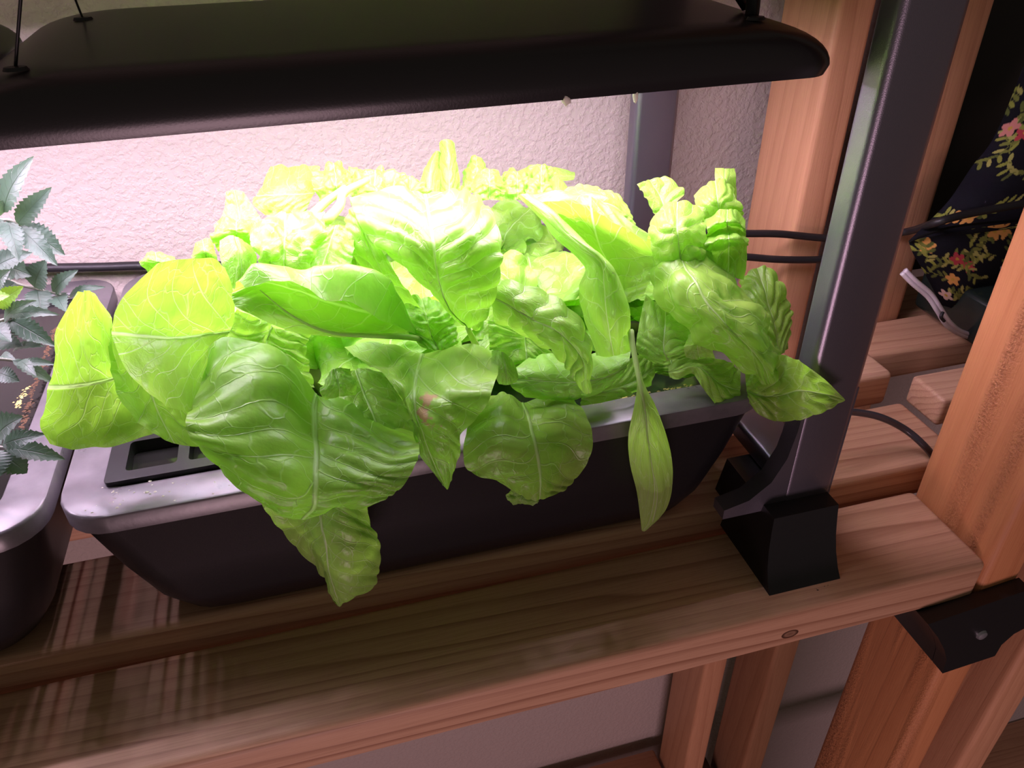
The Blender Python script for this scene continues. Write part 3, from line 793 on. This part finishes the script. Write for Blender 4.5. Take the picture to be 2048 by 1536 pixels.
L(HB, [[(690, 440), (702, 415), (715, 430), (745, 470)], [(700, 480), (725, 480), (755, 510), (790, 545)], [(715, 530), (750, 545), (785, 570), (830, 600)], [(760, 590), (785, 600), (815, 620), (850, 640)]], [[168, 166, 160, 152], [154, 150, 144, 138], [148, 144, 138, 132], [142, 140, 136, 132]], base='bottom')
for pts in ([(610, 445, 190), (645, 410, 215), (690, 375, 235)], [(655, 440, 180), (680, 410, 205), (688, 385, 215), (735, 360, 240)]):
    tube('petiole', [at(x, y, z / 1000) for x, y, z in pts], [.0035, .003, .0022], M['rib'], HB, 8, 5)

# --- plant right of centre
L(HC, [[(990, 555), (985, 580), (985, 610), (988, 642)], [(1035, 566), (1030, 600), (1025, 635), (1015, 657)], [(1085, 580), (1075, 620), (1065, 660), (1055, 676)], [(1127, 604), (1120, 640), (1105, 680), (1097, 700)],
       [(1165, 650), (1155, 680), (1140, 705), (1125, 725)], [(1184, 695), (1175, 715), (1160, 730), (1138, 742)], [(1181, 745), (1175, 750), (1165, 755), (1150, 762)], [(1184, 783), (1180, 787), (1173, 788), (1166, 785)]],
  [[128, 114, 110, 114], [112, 99, 97, 104], [110, 95, 90, 98], [100, 86, 82, 90], [94, 82, 79, 86], [86, 78, 76, 82], [80, 76, 75, 78], [76, 75, 75, 76]], base='top', nve=7, slope=.5, pillow=.0036, ruffle=.0015, rfreq=30, nu=36, nv=60, mat='leaf_pale')
L(HC, [[(1035, 392), (1042, 388), (1055, 388), (1068, 390)], [(1075, 432), (1085, 425), (1100, 420), (1112, 424)], [(1105, 470), (1120, 462), (1135, 460), (1150, 462)], [(1140, 502), (1155, 495), (1175, 492), (1195, 502)], [(1170, 538), (1190, 530), (1215, 530), (1235, 545)],
       [(1160, 575), (1190, 572), (1225, 575), (1255, 595)], [(1163, 625), (1195, 625), (1230, 628), (1262, 635)], [(1182, 672), (1205, 675), (1235, 675), (1260, 675)], [(1192, 712), (1215, 714), (1240, 710), (1264, 700)]],
  [[170, 164, 162, 168], [146, 138, 137, 144], [132, 124, 123, 130], [122, 113, 112, 118], [114, 105, 103, 108], [114, 103, 97, 100], [112, 101, 94, 96], [108, 99, 94, 96], [104, 98, 95, 97]], base='bottom', nve=9, slope=.6, pillow=.003, ruffle=.003, rfreq=36, nv=60, mat='leaf_pale', rib=False)
L(HC, [[(1065, 402), (1130, 399), (1180, 417), (1235, 448), (1293, 484)], [(1060, 392), (1120, 383), (1180, 396), (1240, 426), (1298, 468)], [(1085, 430), (1130, 425), (1185, 440), (1240, 468), (1306, 500)], [(1120, 470), (1160, 475), (1200, 490), (1250, 510), (1308, 532)], [(1160, 520), (1195, 525), (1225, 540), (1255, 560), (1302, 560)], [(1200, 585), (1220, 595), (1240, 605), (1260, 605), (1282, 595)]],
  [[158, 142, 136, 130, 124], [168, 160, 154, 146, 134], [176, 176, 172, 164, 146], [166, 168, 166, 158, 142], [150, 154, 152, 146, 136], [136, 138, 138, 134, 130]], base='bottom', nv=52, nve=6, blister=.0008, rib=False)
L(HC, [[(1105, 392), (1150, 371), (1190, 372), (1225, 383), (1252, 408)], [(1110, 415), (1160, 402), (1205, 405), (1245, 420), (1268, 438)], [(1120, 450), (1165, 445), (1210, 450), (1250, 460), (1275, 465)]], [[210, 214, 214, 212, 208], [190, 186, 186, 186, 188], [182, 180, 180, 180, 180]], base='bottom', T=True, blister=.003)
L(HC, [[(1060, 712), (1100, 708), (1150, 706), (1205, 704), (1262, 700)], [(1024, 742), (1090, 745), (1150, 748), (1212, 740), (1258, 722)], [(1022, 772), (1090, 778), (1150, 778), (1208, 768), (1250, 740)], [(1050, 792), (1095, 798), (1150, 797), (1200, 784), (1240, 756)]],
  [[118, 116, 114, 110, 104], [102, 98, 96, 94, 96], [96, 92, 90, 90, 94], [96, 93, 91, 91, 94]], T=True, base='bottom', mat='leaf_pale')
L(HC, [[(1180, 760), (1230, 735), (1270, 712), (1296, 708)], [(1165, 790), (1220, 780), (1270, 762), (1309, 735)], [(1160, 812), (1215, 803), (1260, 790), (1301, 770)]], [[104, 108, 112, 114], [96, 98, 100, 106], [92, 94, 96, 102]], T=True)
L(HC, [[(983, 700), (1005, 703), (1025, 720)], [(985, 735), (1012, 742), (1036, 748)], [(998, 768), (1015, 770), (1032, 764)]], [[98, 94, 92], [86, 82, 84], [82, 80, 82]])
L(HC, [[(975, 640), (1030, 660), (1075, 685), (1125, 712)], [(978, 690), (1030, 705), (1075, 722), (1128, 738)], [(985, 740), (1030, 750), (1075, 757), (1125, 762)]], [[134, 130, 126, 124], [124, 120, 117, 116], [116, 113, 111, 110]], blister=.003)
L(HD, [[(1285, 690), (1320, 700), (1360, 705), (1400, 705)], [(1290, 725), (1325, 735), (1365, 738), (1405, 735)], [(1305, 745), (1330, 752), (1365, 755), (1400, 752)]], [[126, 122, 120, 118], [116, 112, 110, 110], [112, 110, 108, 108]], blister=.003)
L(HC, [[(975, 790), (1010, 784), (1046, 803), (1105, 791), (1145, 798)], [(945, 832), (1005, 830), (1060, 835), (1125, 830), (1170, 825)], [(927, 890), (1000, 885), (1070, 880), (1135, 880), (1185, 875)], [(935, 940), (1000, 940), (1080, 930), (1125, 930), (1172, 925)],
       [(980, 955), (1025, 965), (1083, 965), (1110, 970), (1150, 960)], [(1028, 985), (1055, 1000), (1081, 1000), (1095, 993), (1125, 983)]],
  [[102, 98, 100, 98, 96], [78, 70, 77, 79, 78], [60, 52, 58, 66, 66], [54, 47, 50, 60, 62], [50, 46, 47, 56, 60], [48, 47, 47, 52, 56]], base='top', nu=42, nve=6, slope=1.3, blister=.001)
L(HC, [[(1028, 975), (1050, 985), (1080, 992)], [(1012, 992), (1040, 1000), (1075, 1005)], [(1026, 1010), (1045, 1008), (1064, 1011)]], [56, 54, 55], blister=.003, bfreq=90, rib=False, nu=20, nv=20, mat='leaf_pale')
# narrow hanging leaf
L(HC, [[(1258, 660), (1262, 660), (1267, 660)], [(1262, 690), (1266, 690), (1271, 690)], [(1268, 730), (1273, 730), (1279, 730)], [(1274, 770), (1281, 772), (1289, 770)], [(1268, 815), (1290, 815), (1310, 810)], [(1257, 870), (1295, 870), (1333, 870)], [(1260, 925), (1303, 925), (1345, 930)], [(1273, 980), (1310, 985), (1343, 985)], [(1280, 1030), (1300, 1040), (1325, 1030)], [(1283, 1060), (1287, 1063), (1293, 1061)]],
  [[96, 96, 96], [88, 87, 88], [78, 77, 78], [69, 67, 69], [64, 60, 62], [62, 56, 58], [62, 56, 58], [62, 58, 60], [62, 60, 62], [62, 62, 62]], base='top', nve=9, mat='leaf_pale', nu=30, nv=60, ribr=.0022, blister=.0006)

# --- rightmost plant
L(HD, [[(1335, 497), (1355, 484), (1372, 480), (1390, 487), (1405, 505)], [(1300, 545), (1335, 530), (1370, 525), (1405, 530), (1438, 537)], [(1303, 580), (1345, 570), (1390, 560), (1435, 560), (1480, 562)], [(1320, 622), (1365, 610), (1410, 600), (1455, 595), (1505, 592)], [(1365, 650), (1400, 640), (1440, 630), (1485, 620), (1525, 622)],
       [(1400, 686), (1435, 675), (1470, 665), (1505, 655), (1532, 655)], [(1455, 720), (1480, 712), (1505, 700), (1535, 690), (1557, 695)], [(1500, 752), (1515, 745), (1530, 735), (1550, 728), (1562, 728)], [(1525, 764), (1532, 766), (1540, 766), (1550, 760), (1557, 752)]],
  [[152, 148, 147, 149, 153], [142, 130, 127, 132, 142], [130, 114, 109, 115, 132], [118, 101, 95, 101, 118], [106, 90, 84, 91, 108], [96, 82, 76, 83, 98], [87, 77, 73, 78, 89], [80, 76, 73, 76, 82], [77, 76, 76, 76, 78]], base='top', nu=44, nv=60, nve=5, slope=1.2, pillow=.0024, blister=.0036, bfreq=26, ruffle=.003, rfreq=40)
L(HD, [[(1478, 565), (1500, 541), (1530, 531), (1550, 543)], [(1488, 590), (1515, 580), (1545, 575), (1568, 575)], [(1498, 630), (1530, 625), (1555, 620), (1580, 620)], [(1518, 670), (1545, 665), (1565, 660), (1582, 655)], [(1540, 712), (1553, 712), (1563, 708), (1574, 698)]], [[150, 150, 150, 148], [138, 132, 134, 138], [128, 120, 124, 130], [116, 110, 114, 120], [104, 102, 104, 108]], base='bottom', nve=6, pillow=.003)
L(HD, [[(1490, 740), (1492, 770), (1495, 790), (1497, 805)], [(1520, 730), (1520, 775), (1522, 805), (1525, 832)], [(1555, 710), (1555, 770), (1556, 810), (1558, 843)], [(1590, 718), (1592, 760), (1595, 805), (1598, 838)], [(1625, 740), (1628, 770), (1632, 800), (1636, 826)], [(1660, 768), (1663, 785), (1665, 800), (1668, 812)], [(1688, 797), (1689, 799), (1690, 800), (1690, 802)]],
  [[94, 86, 80, 78], [90, 80, 73, 70], [82, 76, 71, 67], [57, 56, 55, 54], [53, 51, 50, 49], [50, 49, 48, 47], [46, 46, 46, 46]], base='top', nve=7, slope=.8, nu=36)
L(HD, [[(1337, 733), (1337, 745), (1340, 754)], [(1360, 719), (1358, 740), (1355, 758)], [(1395, 713), (1390, 730), (1385, 748)], [(1425, 717), (1415, 745), (1402, 771)], [(1450, 723), (1440, 765), (1425, 802)], [(1468, 733), (1460, 775), (1450, 817)], [(1481, 742), (1481, 780), (1478, 804)]],
  [[104, 100, 98], [104, 96, 94], [106, 94, 94], [106, 88, 84], [104, 86, 78], [104, 86, 76], [98, 84, 80]], T=False, nve=6, ruffle=.002, rib=False)
L(HD, [[(1290, 590), (1320, 610), (1350, 630), (1390, 650)], [(1278, 650), (1310, 660), (1350, 670), (1398, 685)], [(1274, 700), (1310, 705), (1350, 700), (1402, 702)], [(1300, 724), (1325, 727), (1350, 718), (1385, 715)]], [[132, 126, 124, 122], [118, 112, 110, 110], [110, 104, 102, 102], [106, 102, 100, 100]], base='bottom', mat='leaf_pale')
L(HD, [[(1305, 430), (1325, 410), (1355, 401), (1385, 410), (1405, 430)], [(1300, 470), (1325, 455), (1355, 445), (1385, 450), (1410, 460)], [(1303, 510), (1330, 495), (1360, 485), (1395, 490), (1420, 510)], [(1310, 550), (1335, 540), (1365, 535), (1400, 540), (1425, 540)]], [[172, 174, 176, 176, 174], [152, 144, 142, 146, 154], [144, 136, 133, 137, 146], [140, 134, 131, 134, 140]], base='bottom', nve=3, pillow=.002, blister=.0025)
L(HD, [[(1275, 367), (1300, 359), (1331, 353)], [(1287, 392), (1318, 385), (1356, 370)], [(1300, 415), (1327, 408), (1369, 386)], [(1315, 440), (1330, 435), (1352, 412)]], [[205, 210, 214], [196, 202, 206], [190, 194, 198], [186, 188, 190]], base='bottom', pillow=.0018, nve=3)
L(HD, [[(1430, 336), (1450, 337), (1469, 337)], [(1430, 360), (1450, 358), (1472, 355)], [(1438, 392), (1455, 392), (1472, 392)], [(1445, 428), (1458, 428), (1472, 428)]], [[216, 212, 216], [204, 198, 204], [200, 196, 200], [196, 194, 196]], base='bottom', nve=3, pillow=.001)
L(HD, [[(1388, 392), (1415, 366), (1445, 356), (1468, 375)], [(1392, 415), (1420, 400), (1450, 395), (1477, 402)], [(1408, 445), (1430, 438), (1455, 432), (1487, 432)]], [[196, 198, 200, 198], [176, 172, 172, 178], [170, 168, 168, 174]], base='bottom', pillow=.002, nve=2.5)
L(HD, [[(1408, 442), (1440, 420), (1470, 418), (1488, 437)], [(1415, 457), (1440, 446), (1470, 446), (1491, 457)], [(1410, 474), (1440, 460), (1470, 457), (1492, 466)], [(1410, 490), (1440, 480), (1475, 478), (1496, 486)], [(1410, 510), (1440, 505), (1475, 500), (1493, 502)], [(1420, 545), (1445, 550), (1470, 555), (1491, 560)]],
  [[168, 164, 164, 170], [152, 146, 146, 152], [158, 160, 160, 158], [144, 138, 138, 144], [150, 152, 152, 150], [138, 134, 134, 140]], base='top', blister=.002)
L(HD, [[(1378, 672), (1400, 660), (1430, 668)], [(1368, 695), (1395, 692), (1425, 698)], [(1372, 715), (1400, 718), (1430, 715)]], [[110, 108, 106], [102, 98, 96], [100, 98, 96]], blister=.003, bfreq=80, rib=False, nu=22, nv=22)

# --- rear plants
L(HE, [[(541, 333), (570, 331), (605, 332), (640, 332)], [(522, 372), (560, 370), (600, 370), (637, 368)], [(506, 405), (545, 402), (585, 402), (622, 398)], [(530, 430), (560, 432), (590, 430), (612, 422)]], [[292, 292, 290, 288], [276, 268, 268, 272], [262, 256, 256, 260], [254, 252, 252, 254]], T=True, base='bottom', pillow=.0012, nve=4)
L(HE, [[(628, 350), (655, 335), (680, 325), (700, 335)], [(630, 375), (660, 365), (685, 355), (712, 360)], [(640, 405), (665, 400), (690, 395), (715, 390)]], [[272, 276, 280, 280], [256, 252, 252, 256], [244, 244, 244, 246]], base='bottom', blister=.009, bfreq=55, ruffle=.008)
L(HE, [[(700, 345), (730, 335), (770, 340), (800, 355)], [(695, 372), (730, 362), (770, 365), (805, 372)], [(700, 400), (735, 398), (770, 398), (800, 395)]], [[280, 284, 284, 280], [258, 254, 254, 258], [244, 242, 242, 246]], base='bottom', blister=.010, bfreq=52, ruffle=.008)
L(HE, [[(780, 360), (805, 345), (830, 350), (852, 372)], [(780, 380), (808, 370), (832, 372), (855, 385)], [(785, 405), (810, 402), (835, 402), (855, 402)]], [[270, 274, 274, 270], [254, 250, 250, 254], [246, 244, 244, 246]], base='bottom', blister=.010, bfreq=52, ruffle=.008)
L(HF, [[(878, 284), (893, 279), (911, 285)], [(879, 318), (897, 312), (913, 318)], [(876, 352), (898, 348), (918, 352)], [(880, 392), (900, 392), (922, 392)]], [[292, 286, 292], [280, 272, 280], [272, 264, 272], [262, 256, 262]], base='bottom', blister=.003, pillow=.004)
L(HF, [[(866, 308), (874, 302), (882, 306)], [(848, 340), (862, 334), (880, 338)], [(835, 385), (858, 382), (880, 385)]], [[290, 288, 290], [276, 270, 276], [262, 258, 262]], base='bottom', blister=.003)
L(HF, [[(932, 335), (945, 315), (960, 316), (968, 330)], [(925, 355), (945, 342), (962, 342), (976, 350)], [(922, 390), (945, 385), (965, 385), (985, 388)]], [[290, 292, 292, 290], [276, 270, 270, 276], [262, 258, 258, 262]], base='bottom', blister=.005, bfreq=80)
L(HF, [[(945, 360), (965, 338), (990, 340), (1006, 362)], [(945, 380), (968, 362), (990, 364), (1008, 380)], [(955, 405), (970, 400), (990, 400), (1005, 402)]], [[262, 264, 264, 262], [246, 240, 240, 246], [238, 236, 236, 238]], base='bottom', blister=.004, bfreq=80)
L(HF, [[(1000, 352), (1020, 338), (1045, 340), (1060, 352)], [(998, 375), (1022, 362), (1045, 362), (1064, 372)], [(1005, 402), (1025, 398), (1048, 398), (1065, 400)]], [[280, 284, 284, 280], [260, 256, 256, 260], [248, 246, 246, 248]], base='bottom', blister=.010, bfreq=55, ruffle=.008)
L(HF, [[(1050, 345), (1070, 330), (1092, 334), (1105, 350)], [(1048, 368), (1072, 358), (1092, 358), (1110, 368)], [(1055, 395), (1075, 392), (1095, 392), (1115, 395)]], [[286, 290, 290, 286], [262, 258, 258, 262], [250, 248, 248, 250]], base='bottom', blister=.010, bfreq=55, ruffle=.008)
L(HF, [[(1094, 334), (1115, 336), (1150, 344)], [(1104, 350), (1125, 352), (1150, 352)], [(1112, 362), (1128, 362), (1147, 360)]], [[306, 308, 310], [298, 298, 302], [294, 294, 298]], base='bottom', T=True, rib=False, nu=20, nv=20)
L(HF, [[(1095, 372), (1110, 350), (1118, 358), (1135, 376)], [(1098, 390), (1112, 380), (1122, 382), (1140, 390)], [(1100, 410), (1115, 405), (1128, 405), (1142, 408)]], [[262, 266, 264, 258], [248, 246, 246, 246], [240, 240, 240, 240]], base='bottom', blister=.004)

# --- inner leaves of every plant: upright, crinkled, bending outward
rg = random.Random(11)
spec = [(HA, 12, .046, .062, (-.335, .20)), (HB, 13, .05, .066, (-.215, .20)), (HC, 13, .05, .066, (-.105, .205)), (HD, 11, .042, .055, (-.008, .205)), (HE, 12, .046, .060, (-.250, .31)), (HF, 12, .046, .060, (-.120, .31))]
sd = 100
for h_, n, ln, wd, (cx, cy) in spec:
    for i in range(n):
        az = 2 * math.pi * (i + rg.uniform(-.3, .3)) / n
        inner = i % 2
        ele = math.radians(rg.uniform(62, 82) if inner else rg.uniform(38, 58))
        base = (cx + .008 * math.cos(az), cy + .008 * math.sin(az), .158 if inner else .150)
        sd += 1
        wild(h_, base, az, ele, ln * rg.uniform(1.25, 1.55) * (1.0 if inner else 1.05), wd * rg.uniform(.85, 1.15), math.radians(rg.uniform(50, 95)), sd)

# ------------------------------------------------------------------ toothed-leaf plant in the left tub
def feather_mat(name, c, tr):
    t = NT(name)
    uv = t.n('UVMap', {'uv_map': 'uv'}).outputs[0]
    s = t.n('SeparateXYZ', None, Vector=uv)
    du = t.math('ABSOLUTE', t.math('SUBTRACT', s.outputs[0], 0.5))
    q = t.math('SUBTRACT', t.math('MULTIPLY', s.outputs[1], 7.0), t.math('MULTIPLY', du, 3.0))
    fr = t.math('ABSOLUTE', t.math('SUBTRACT', t.math('FRACT', q), 0.5))
    v2 = t.math('SUBTRACT', 1.0, t.n('MapRange', {'interpolation_type': 'SMOOTHSTEP'}, Value=fr, From_Min=0.0, From_Max=0.07).outputs[0])
    mid = t.math('SUBTRACT', 1.0, t.n('MapRange', {'interpolation_type': 'SMOOTHSTEP'}, Value=du, From_Min=0.01, From_Max=0.035).outputs[0])
    vm = t.math('MAXIMUM', t.math('MULTIPLY', v2, 0.5), mid)
    cc = t.mix(t.math('MULTIPLY', vm, 0.6), c, tuple(a * 0.55 for a in c))
    bp = t.n('Bump', None, Height=vm, Strength=0.4, Distance=0.0008).outputs[0]
    b = t.n('BsdfPrincipled', None, Base_Color=cc, Roughness=0.42, Specular_IOR_Level=0.5, Normal=bp)
    trn = t.n('BsdfTranslucent', None, Color=(*tr, 1), Normal=bp)
    return t.done(t.n('MixShader', None, i0=0.25, i1=b.outputs[0], i2=trn.outputs[0]).outputs[0])


M['feather'] = feather_mat('grey_green_leaflet', (0.050, 0.088, 0.062), (0.08, 0.17, 0.05))
M['feather_y'] = feather_mat('yellow_green_leaflet', (0.20, 0.40, 0.05), (0.3, 0.5, 0.03))
M['fstem'] = plastic('purple_green_stem', (0.16, 0.17, 0.13), 0.5)


def leaflet(parent, b, tip, yb, yt, w, mat='feather', teeth=8, seed=0, tilt=.35, deep=.22):
    """toothed leaflet between two photo points, w = width in photo pixels at its depth"""
    A = np.array(at(*b, yb)); B = np.array(at(*tip, yt))
    ax = B - A; ln = np.linalg.norm(ax); ax /= ln
    dist = np.linalg.norm(A - CAM)
    W = w / FPX * dist * .54
    view = CAM - (A + B) / 2; view /= np.linalg.norm(view)
    rg_ = random.Random(seed)
    up = np.array([0, 0, 1.0])
    n = view * (1 - tilt) + up * tilt + np.array([rg_.uniform(-.25, .25), 0, 0])
    n -= ax * n.dot(ax); n /= np.linalg.norm(n)
    sd_ = np.cross(n, ax)
    K = teeth * 4
    V = []; F = []; UV = []
    cols = (-1, -.5, 0, .5, 1)
    for i in range(K + 1):
        t_ = i / K
        prof = (math.sin(math.pi * min(1, t_ ** .75 * .97 + .03)) ** .85) if t_ < 1 else 0
        ph = (t_ * teeth) % 1.0
        saw = 1 - deep * (1 - ph) if t_ < .97 else 1
        saw = 1 - deep + deep * (1 - abs(ph - .25) / .75 if ph > .25 else ph / .25)
        arch = .10 * ln * math.sin(math.pi * t_) - .05 * ln * t_
        for c in cols:
            e = saw if abs(c) == 1 else 1
            p = A + ax * ln * (t_ + (.025 if abs(c) == 1 else 0)) + sd_ * W * prof * c * e + n * (arch + W * .22 * abs(c) * prof)
            V.append(p); UV.append((.5 + .5 * c, t_))
    nc = len(cols)
    for i in range(K):
        for j in range(nc - 1):
            F.append((i * nc + j, i * nc + j + 1, (i + 1) * nc + j + 1, (i + 1) * nc + j))
    o = from_py('leaflet', V, F, M[mat], parent)
    ul = o.data.uv_layers.new(name='uv')
    vi = np.empty(len(o.data.loops), int); o.data.loops.foreach_get('vertex_index', vi)
    ul.data.foreach_set('uv', np.array(UV)[vi].ravel())
    return o


mg = tag(empty('toothed_leaf_plant', (-.60, .22, .139)), 'grey-green plant with toothed feathery leaflets at the left edge', 'plant')
tube('stem', [(-.60, .22, .139), (-.60, .215, .18), (-.59, .21, .24), (-.58, .215, .275)], [.004, .0035, .003, .002], M['fstem'], mg, 8, 5)
fern = [
    # rachis points (px,py,y), leaflets (base, tip, width, material)
    ([(-70, 470, .23), (-20, 445, .225), (16, 440, .22), (42, 452, .22)], [((7, 424), (61, 315), 40, 0), ((35, 449), (99, 377), 34, 0), ((42, 453), (127, 508), 44, 0), ((40, 455), (112, 528), 36, 0), ((16, 442), (37, 518), 34, 0), ((5, 440), (-35, 480), 34, 0), ((3, 430), (-30, 395), 34, 0)], .22),
    ([(-60, 520, .25), (23, 563, .24), (70, 577, .235), (140, 594, .23)], [((70, 575), (90, 522), 46, 0), ((106, 586), (152, 541), 30, 0), ((75, 579), (84, 628), 42, 0), ((112, 590), (130, 620), 32, 0), ((138, 593), (206, 573), 18, 0), ((30, 565), (-5, 600), 40, 0), ((-30, 520), (63, 550), 50, 0), ((-10, 535), (60, 505), 36, 0)], .235),
    ([(-60, 660, .165), (-10, 645, .16), (20, 636, .158), (30, 636, .156)], [((8, 640), (66, 601), 26, 0), ((20, 632), (112, 627), 24, 0), ((22, 640), (108, 690), 36, 0), ((16, 642), (80, 688), 30, 0), ((-6, 612), (43, 574), 34, 1), ((-8, 575), (18, 540), 30, 0), ((-10, 690), (42, 690), 40, 0), ((25, 704), (84, 690), 20, 0), ((-20, 655), (20, 680), 36, 0), ((-20, 610), (15, 590), 30, 1)], .158),
    ([(-60, 720, .135), (0, 718, .13), (45, 724, .128)], [((25, 720), (110, 766), 24, 0), ((45, 724), (110, 728), 16, 0), ((-5, 745), (37, 762), 30, 0), ((0, 715), (28, 716), 16, 0), ((40, 722), (70, 748), 20, 0)], .128),
    ([(-60, 880, .115), (-10, 892, .11), (12, 895, .105)], [((-4, 882), (38, 834), 60, 0), ((5, 890), (87, 868), 34, 0), ((10, 895), (128, 917), 34, 0), ((0, 905), (53, 945), 52, 0), ((-10, 900), (-10, 960), 50, 0)], .105),
]
k = 0
for rach, lets, yy in fern:
    r_ = tube('leaf', [tuple(mg.location + Vector((.005, 0, .07)))] + [at(*p) for p in rach], [.002, .0014, .0012, .0010, .0006], M['fstem'], mg, 6, 5)
    for b, tp, w, mi in lets:
        k += 1
        leaflet(r_, b, tp, yy, yy - .012 + .01 * math.sin(k), w, 'feather_y' if mi else 'feather', 10 if w > 25 else 8, k)

# ------------------------------------------------------------------ floral cloth over a dark tray
t = NT('floral_cotton')
ca = t.n('Attribute', {'attribute_name': 'print'}).outputs['Color']
co = t.n('TexCoord').outputs['Object']
wv = t.n('TexNoise', None, Vector=co, Scale=1800.0, Detail=1.0).outputs[0]
bp = t.n('Bump', None, Height=wv, Strength=0.25, Distance=0.0004).outputs[0]
M['cloth'] = t.done(t.n('BsdfPrincipled', None, Base_Color=ca, Roughness=0.85, Specular_IOR_Level=0.2, Normal=bp).outputs[0])


def print_pattern(U, Vv, seed):
    """floral print: U,Vv metric cloth coordinates in metres -> colour"""
    rp = random.Random(seed)
    C_ = np.zeros(U.shape + (3,)); C_[:] = (0.006, 0.006, 0.010)
    def ell(cx, cy, a, b, th, colr):
        dx, dy = U - cx, Vv - cy
        X = dx * math.cos(th) + dy * math.sin(th); Y = -dx * math.sin(th) + dy * math.cos(th)
        C_[(X / a) ** 2 + (Y / b) ** 2 < 1] = colr
    leafc = [lin(150, 155, 70), lin(122, 128, 60), lin(175, 172, 95), lin(96, 106, 52)]
    flow = [lin(215, 140, 130), lin(230, 195, 180), lin(190, 70, 80), lin(225, 165, 90), lin(220, 200, 215)]
    for _ in range(20):
        cx, cy = rp.uniform(U.min(), U.max()), rp.uniform(Vv.min(), Vv.max())
        th = rp.uniform(0, 6.28)
        for i in range(6):
            px, py = cx + .006 * i * math.cos(th), cy + .006 * i * math.sin(th)
            ell(px, py, .0035, .0006, th, leafc[1])
            for s_ in (-1, 1):
                if rp.random() < .8:
                    a = th + s_ * .9
                    ell(px + .005 * math.cos(a), py + .005 * math.sin(a), .0048, .0019, a, rp.choice(leafc))
            th += rp.uniform(-.25, .25)
        if rp.random() < .55: continue
        fc_ = rp.choice(flow); fx, fy = cx - .006 * math.cos(th), cy - .006 * math.sin(th)
        for i in range(5):
            a = i * 1.257 + th
            ell(fx + .0045 * math.cos(a), fy + .0045 * math.sin(a), .0046, .0030, a, fc_)
        ell(fx, fy, .002, .002, 0, lin(205, 165, 70))
    return C_


def cloth(name, rows, ys, parent, nu=150, nv=200, seed=1, fold=.004):
    G = np.array([[at(px, py, yy / 1000) for (px, py), yy in zip(r, y if hasattr(y, '__len__') else [y] * len(r))] for r, y in zip(rows, ys)])
    def res(A, n):
        B = crv(A, 24); idx = np.linspace(0, len(B) - 1, n); lo = np.floor(idx).astype(int); hi = np.minimum(lo + 1, len(B) - 1)
        f = (idx - lo).reshape((-1,) + (1,) * (B.ndim - 1)); return B[lo] * (1 - f) + B[hi] * f
    S = res(G, nv); S = np.swapaxes(res(np.swapaxes(S, 0, 1), nu), 0, 1)
    du_ = np.gradient(S, axis=1); dv_ = np.gradient(S, axis=0)
    N = np.cross(du_, dv_); N /= np.linalg.norm(N, axis=2)[..., None] + 1e-12
    U = np.cumsum(np.linalg.norm(du_, axis=2), axis=1); Vv = np.cumsum(np.linalg.norm(dv_, axis=2), axis=0)
    Vt = []
    for i in range(nv):
        for j in range(nu):
            p = Vector(S[i, j])
            Vt.append(S[i, j] + N[i, j] * fold * mnoise.noise(p * 22 + Vector((seed, 0, 0))))
    F = [(i * nu + j, i * nu + j + 1, (i + 1) * nu + j + 1, (i + 1) * nu + j) for i in range(nv - 1) for j in range(nu - 1)]
    o = from_py(name, Vt, F, M['cloth'], parent)
    C_ = print_pattern(U, Vv, seed).reshape(-1, 3)
    ca_ = o.data.attributes.new('print', 'FLOAT_COLOR', 'POINT')
    ca_.data.foreach_set('color', np.concatenate([C_, np.ones((len(C_), 1))], axis=1).astype('f').ravel())
    return o


fc = tag(empty('floral_cloth', at(1950, 600, .24)), 'black cotton cloth printed with olive sprigs and small flowers, right edge', 'cloth')
cloth('upper_sheet', [[(2052, 120), (2110, 100), (2200, 60)], [(1990, 270), (2070, 250), (2190, 220)], [(1942, 335), (2040, 330), (2170, 320)], [(1898, 400), (2000, 395), (2140, 390)], [(1852, 448), (1960, 445), (2110, 440)], [(1817, 482), (1925, 470), (2080, 450)]],
      [[300, 290, 280], [285, 270, 262], [275, 258, 250], [265, 250, 245], [258, 246, 242], [250, 243, 242]], fc, seed=5)
cloth('folded_corner', [[(1817, 482), (1920, 462), (2060, 440)], [(1828, 510), (1925, 505), (2040, 500)], [(1850, 548), (1930, 560), (2020, 565)], [(1872, 590), (1925, 605), (1995, 612)], [(1884, 612), (1920, 622), (1975, 628)]],
      [[250, 245, 243], [246, 238, 240], [246, 238, 240], [248, 242, 244], [250, 246, 248]], fc, seed=8, nu=110, nv=110, fold=.002)
tube('hem', [at(1818, 484, .249), at(1845, 472, .246), at(1900, 455, .242), at(1960, 447, .241), at(2050, 440, .24)], .0012, M['cloth'], fc, 6, 5)
o = board('seed_tray', .352, .60, .205, .300, .0485, .098, plastic('dark_green_tray', (.010, .016, .013), .25, .5), bev=.006)
tag(o, 'glossy dark tray under the floral cloth', 'tray')
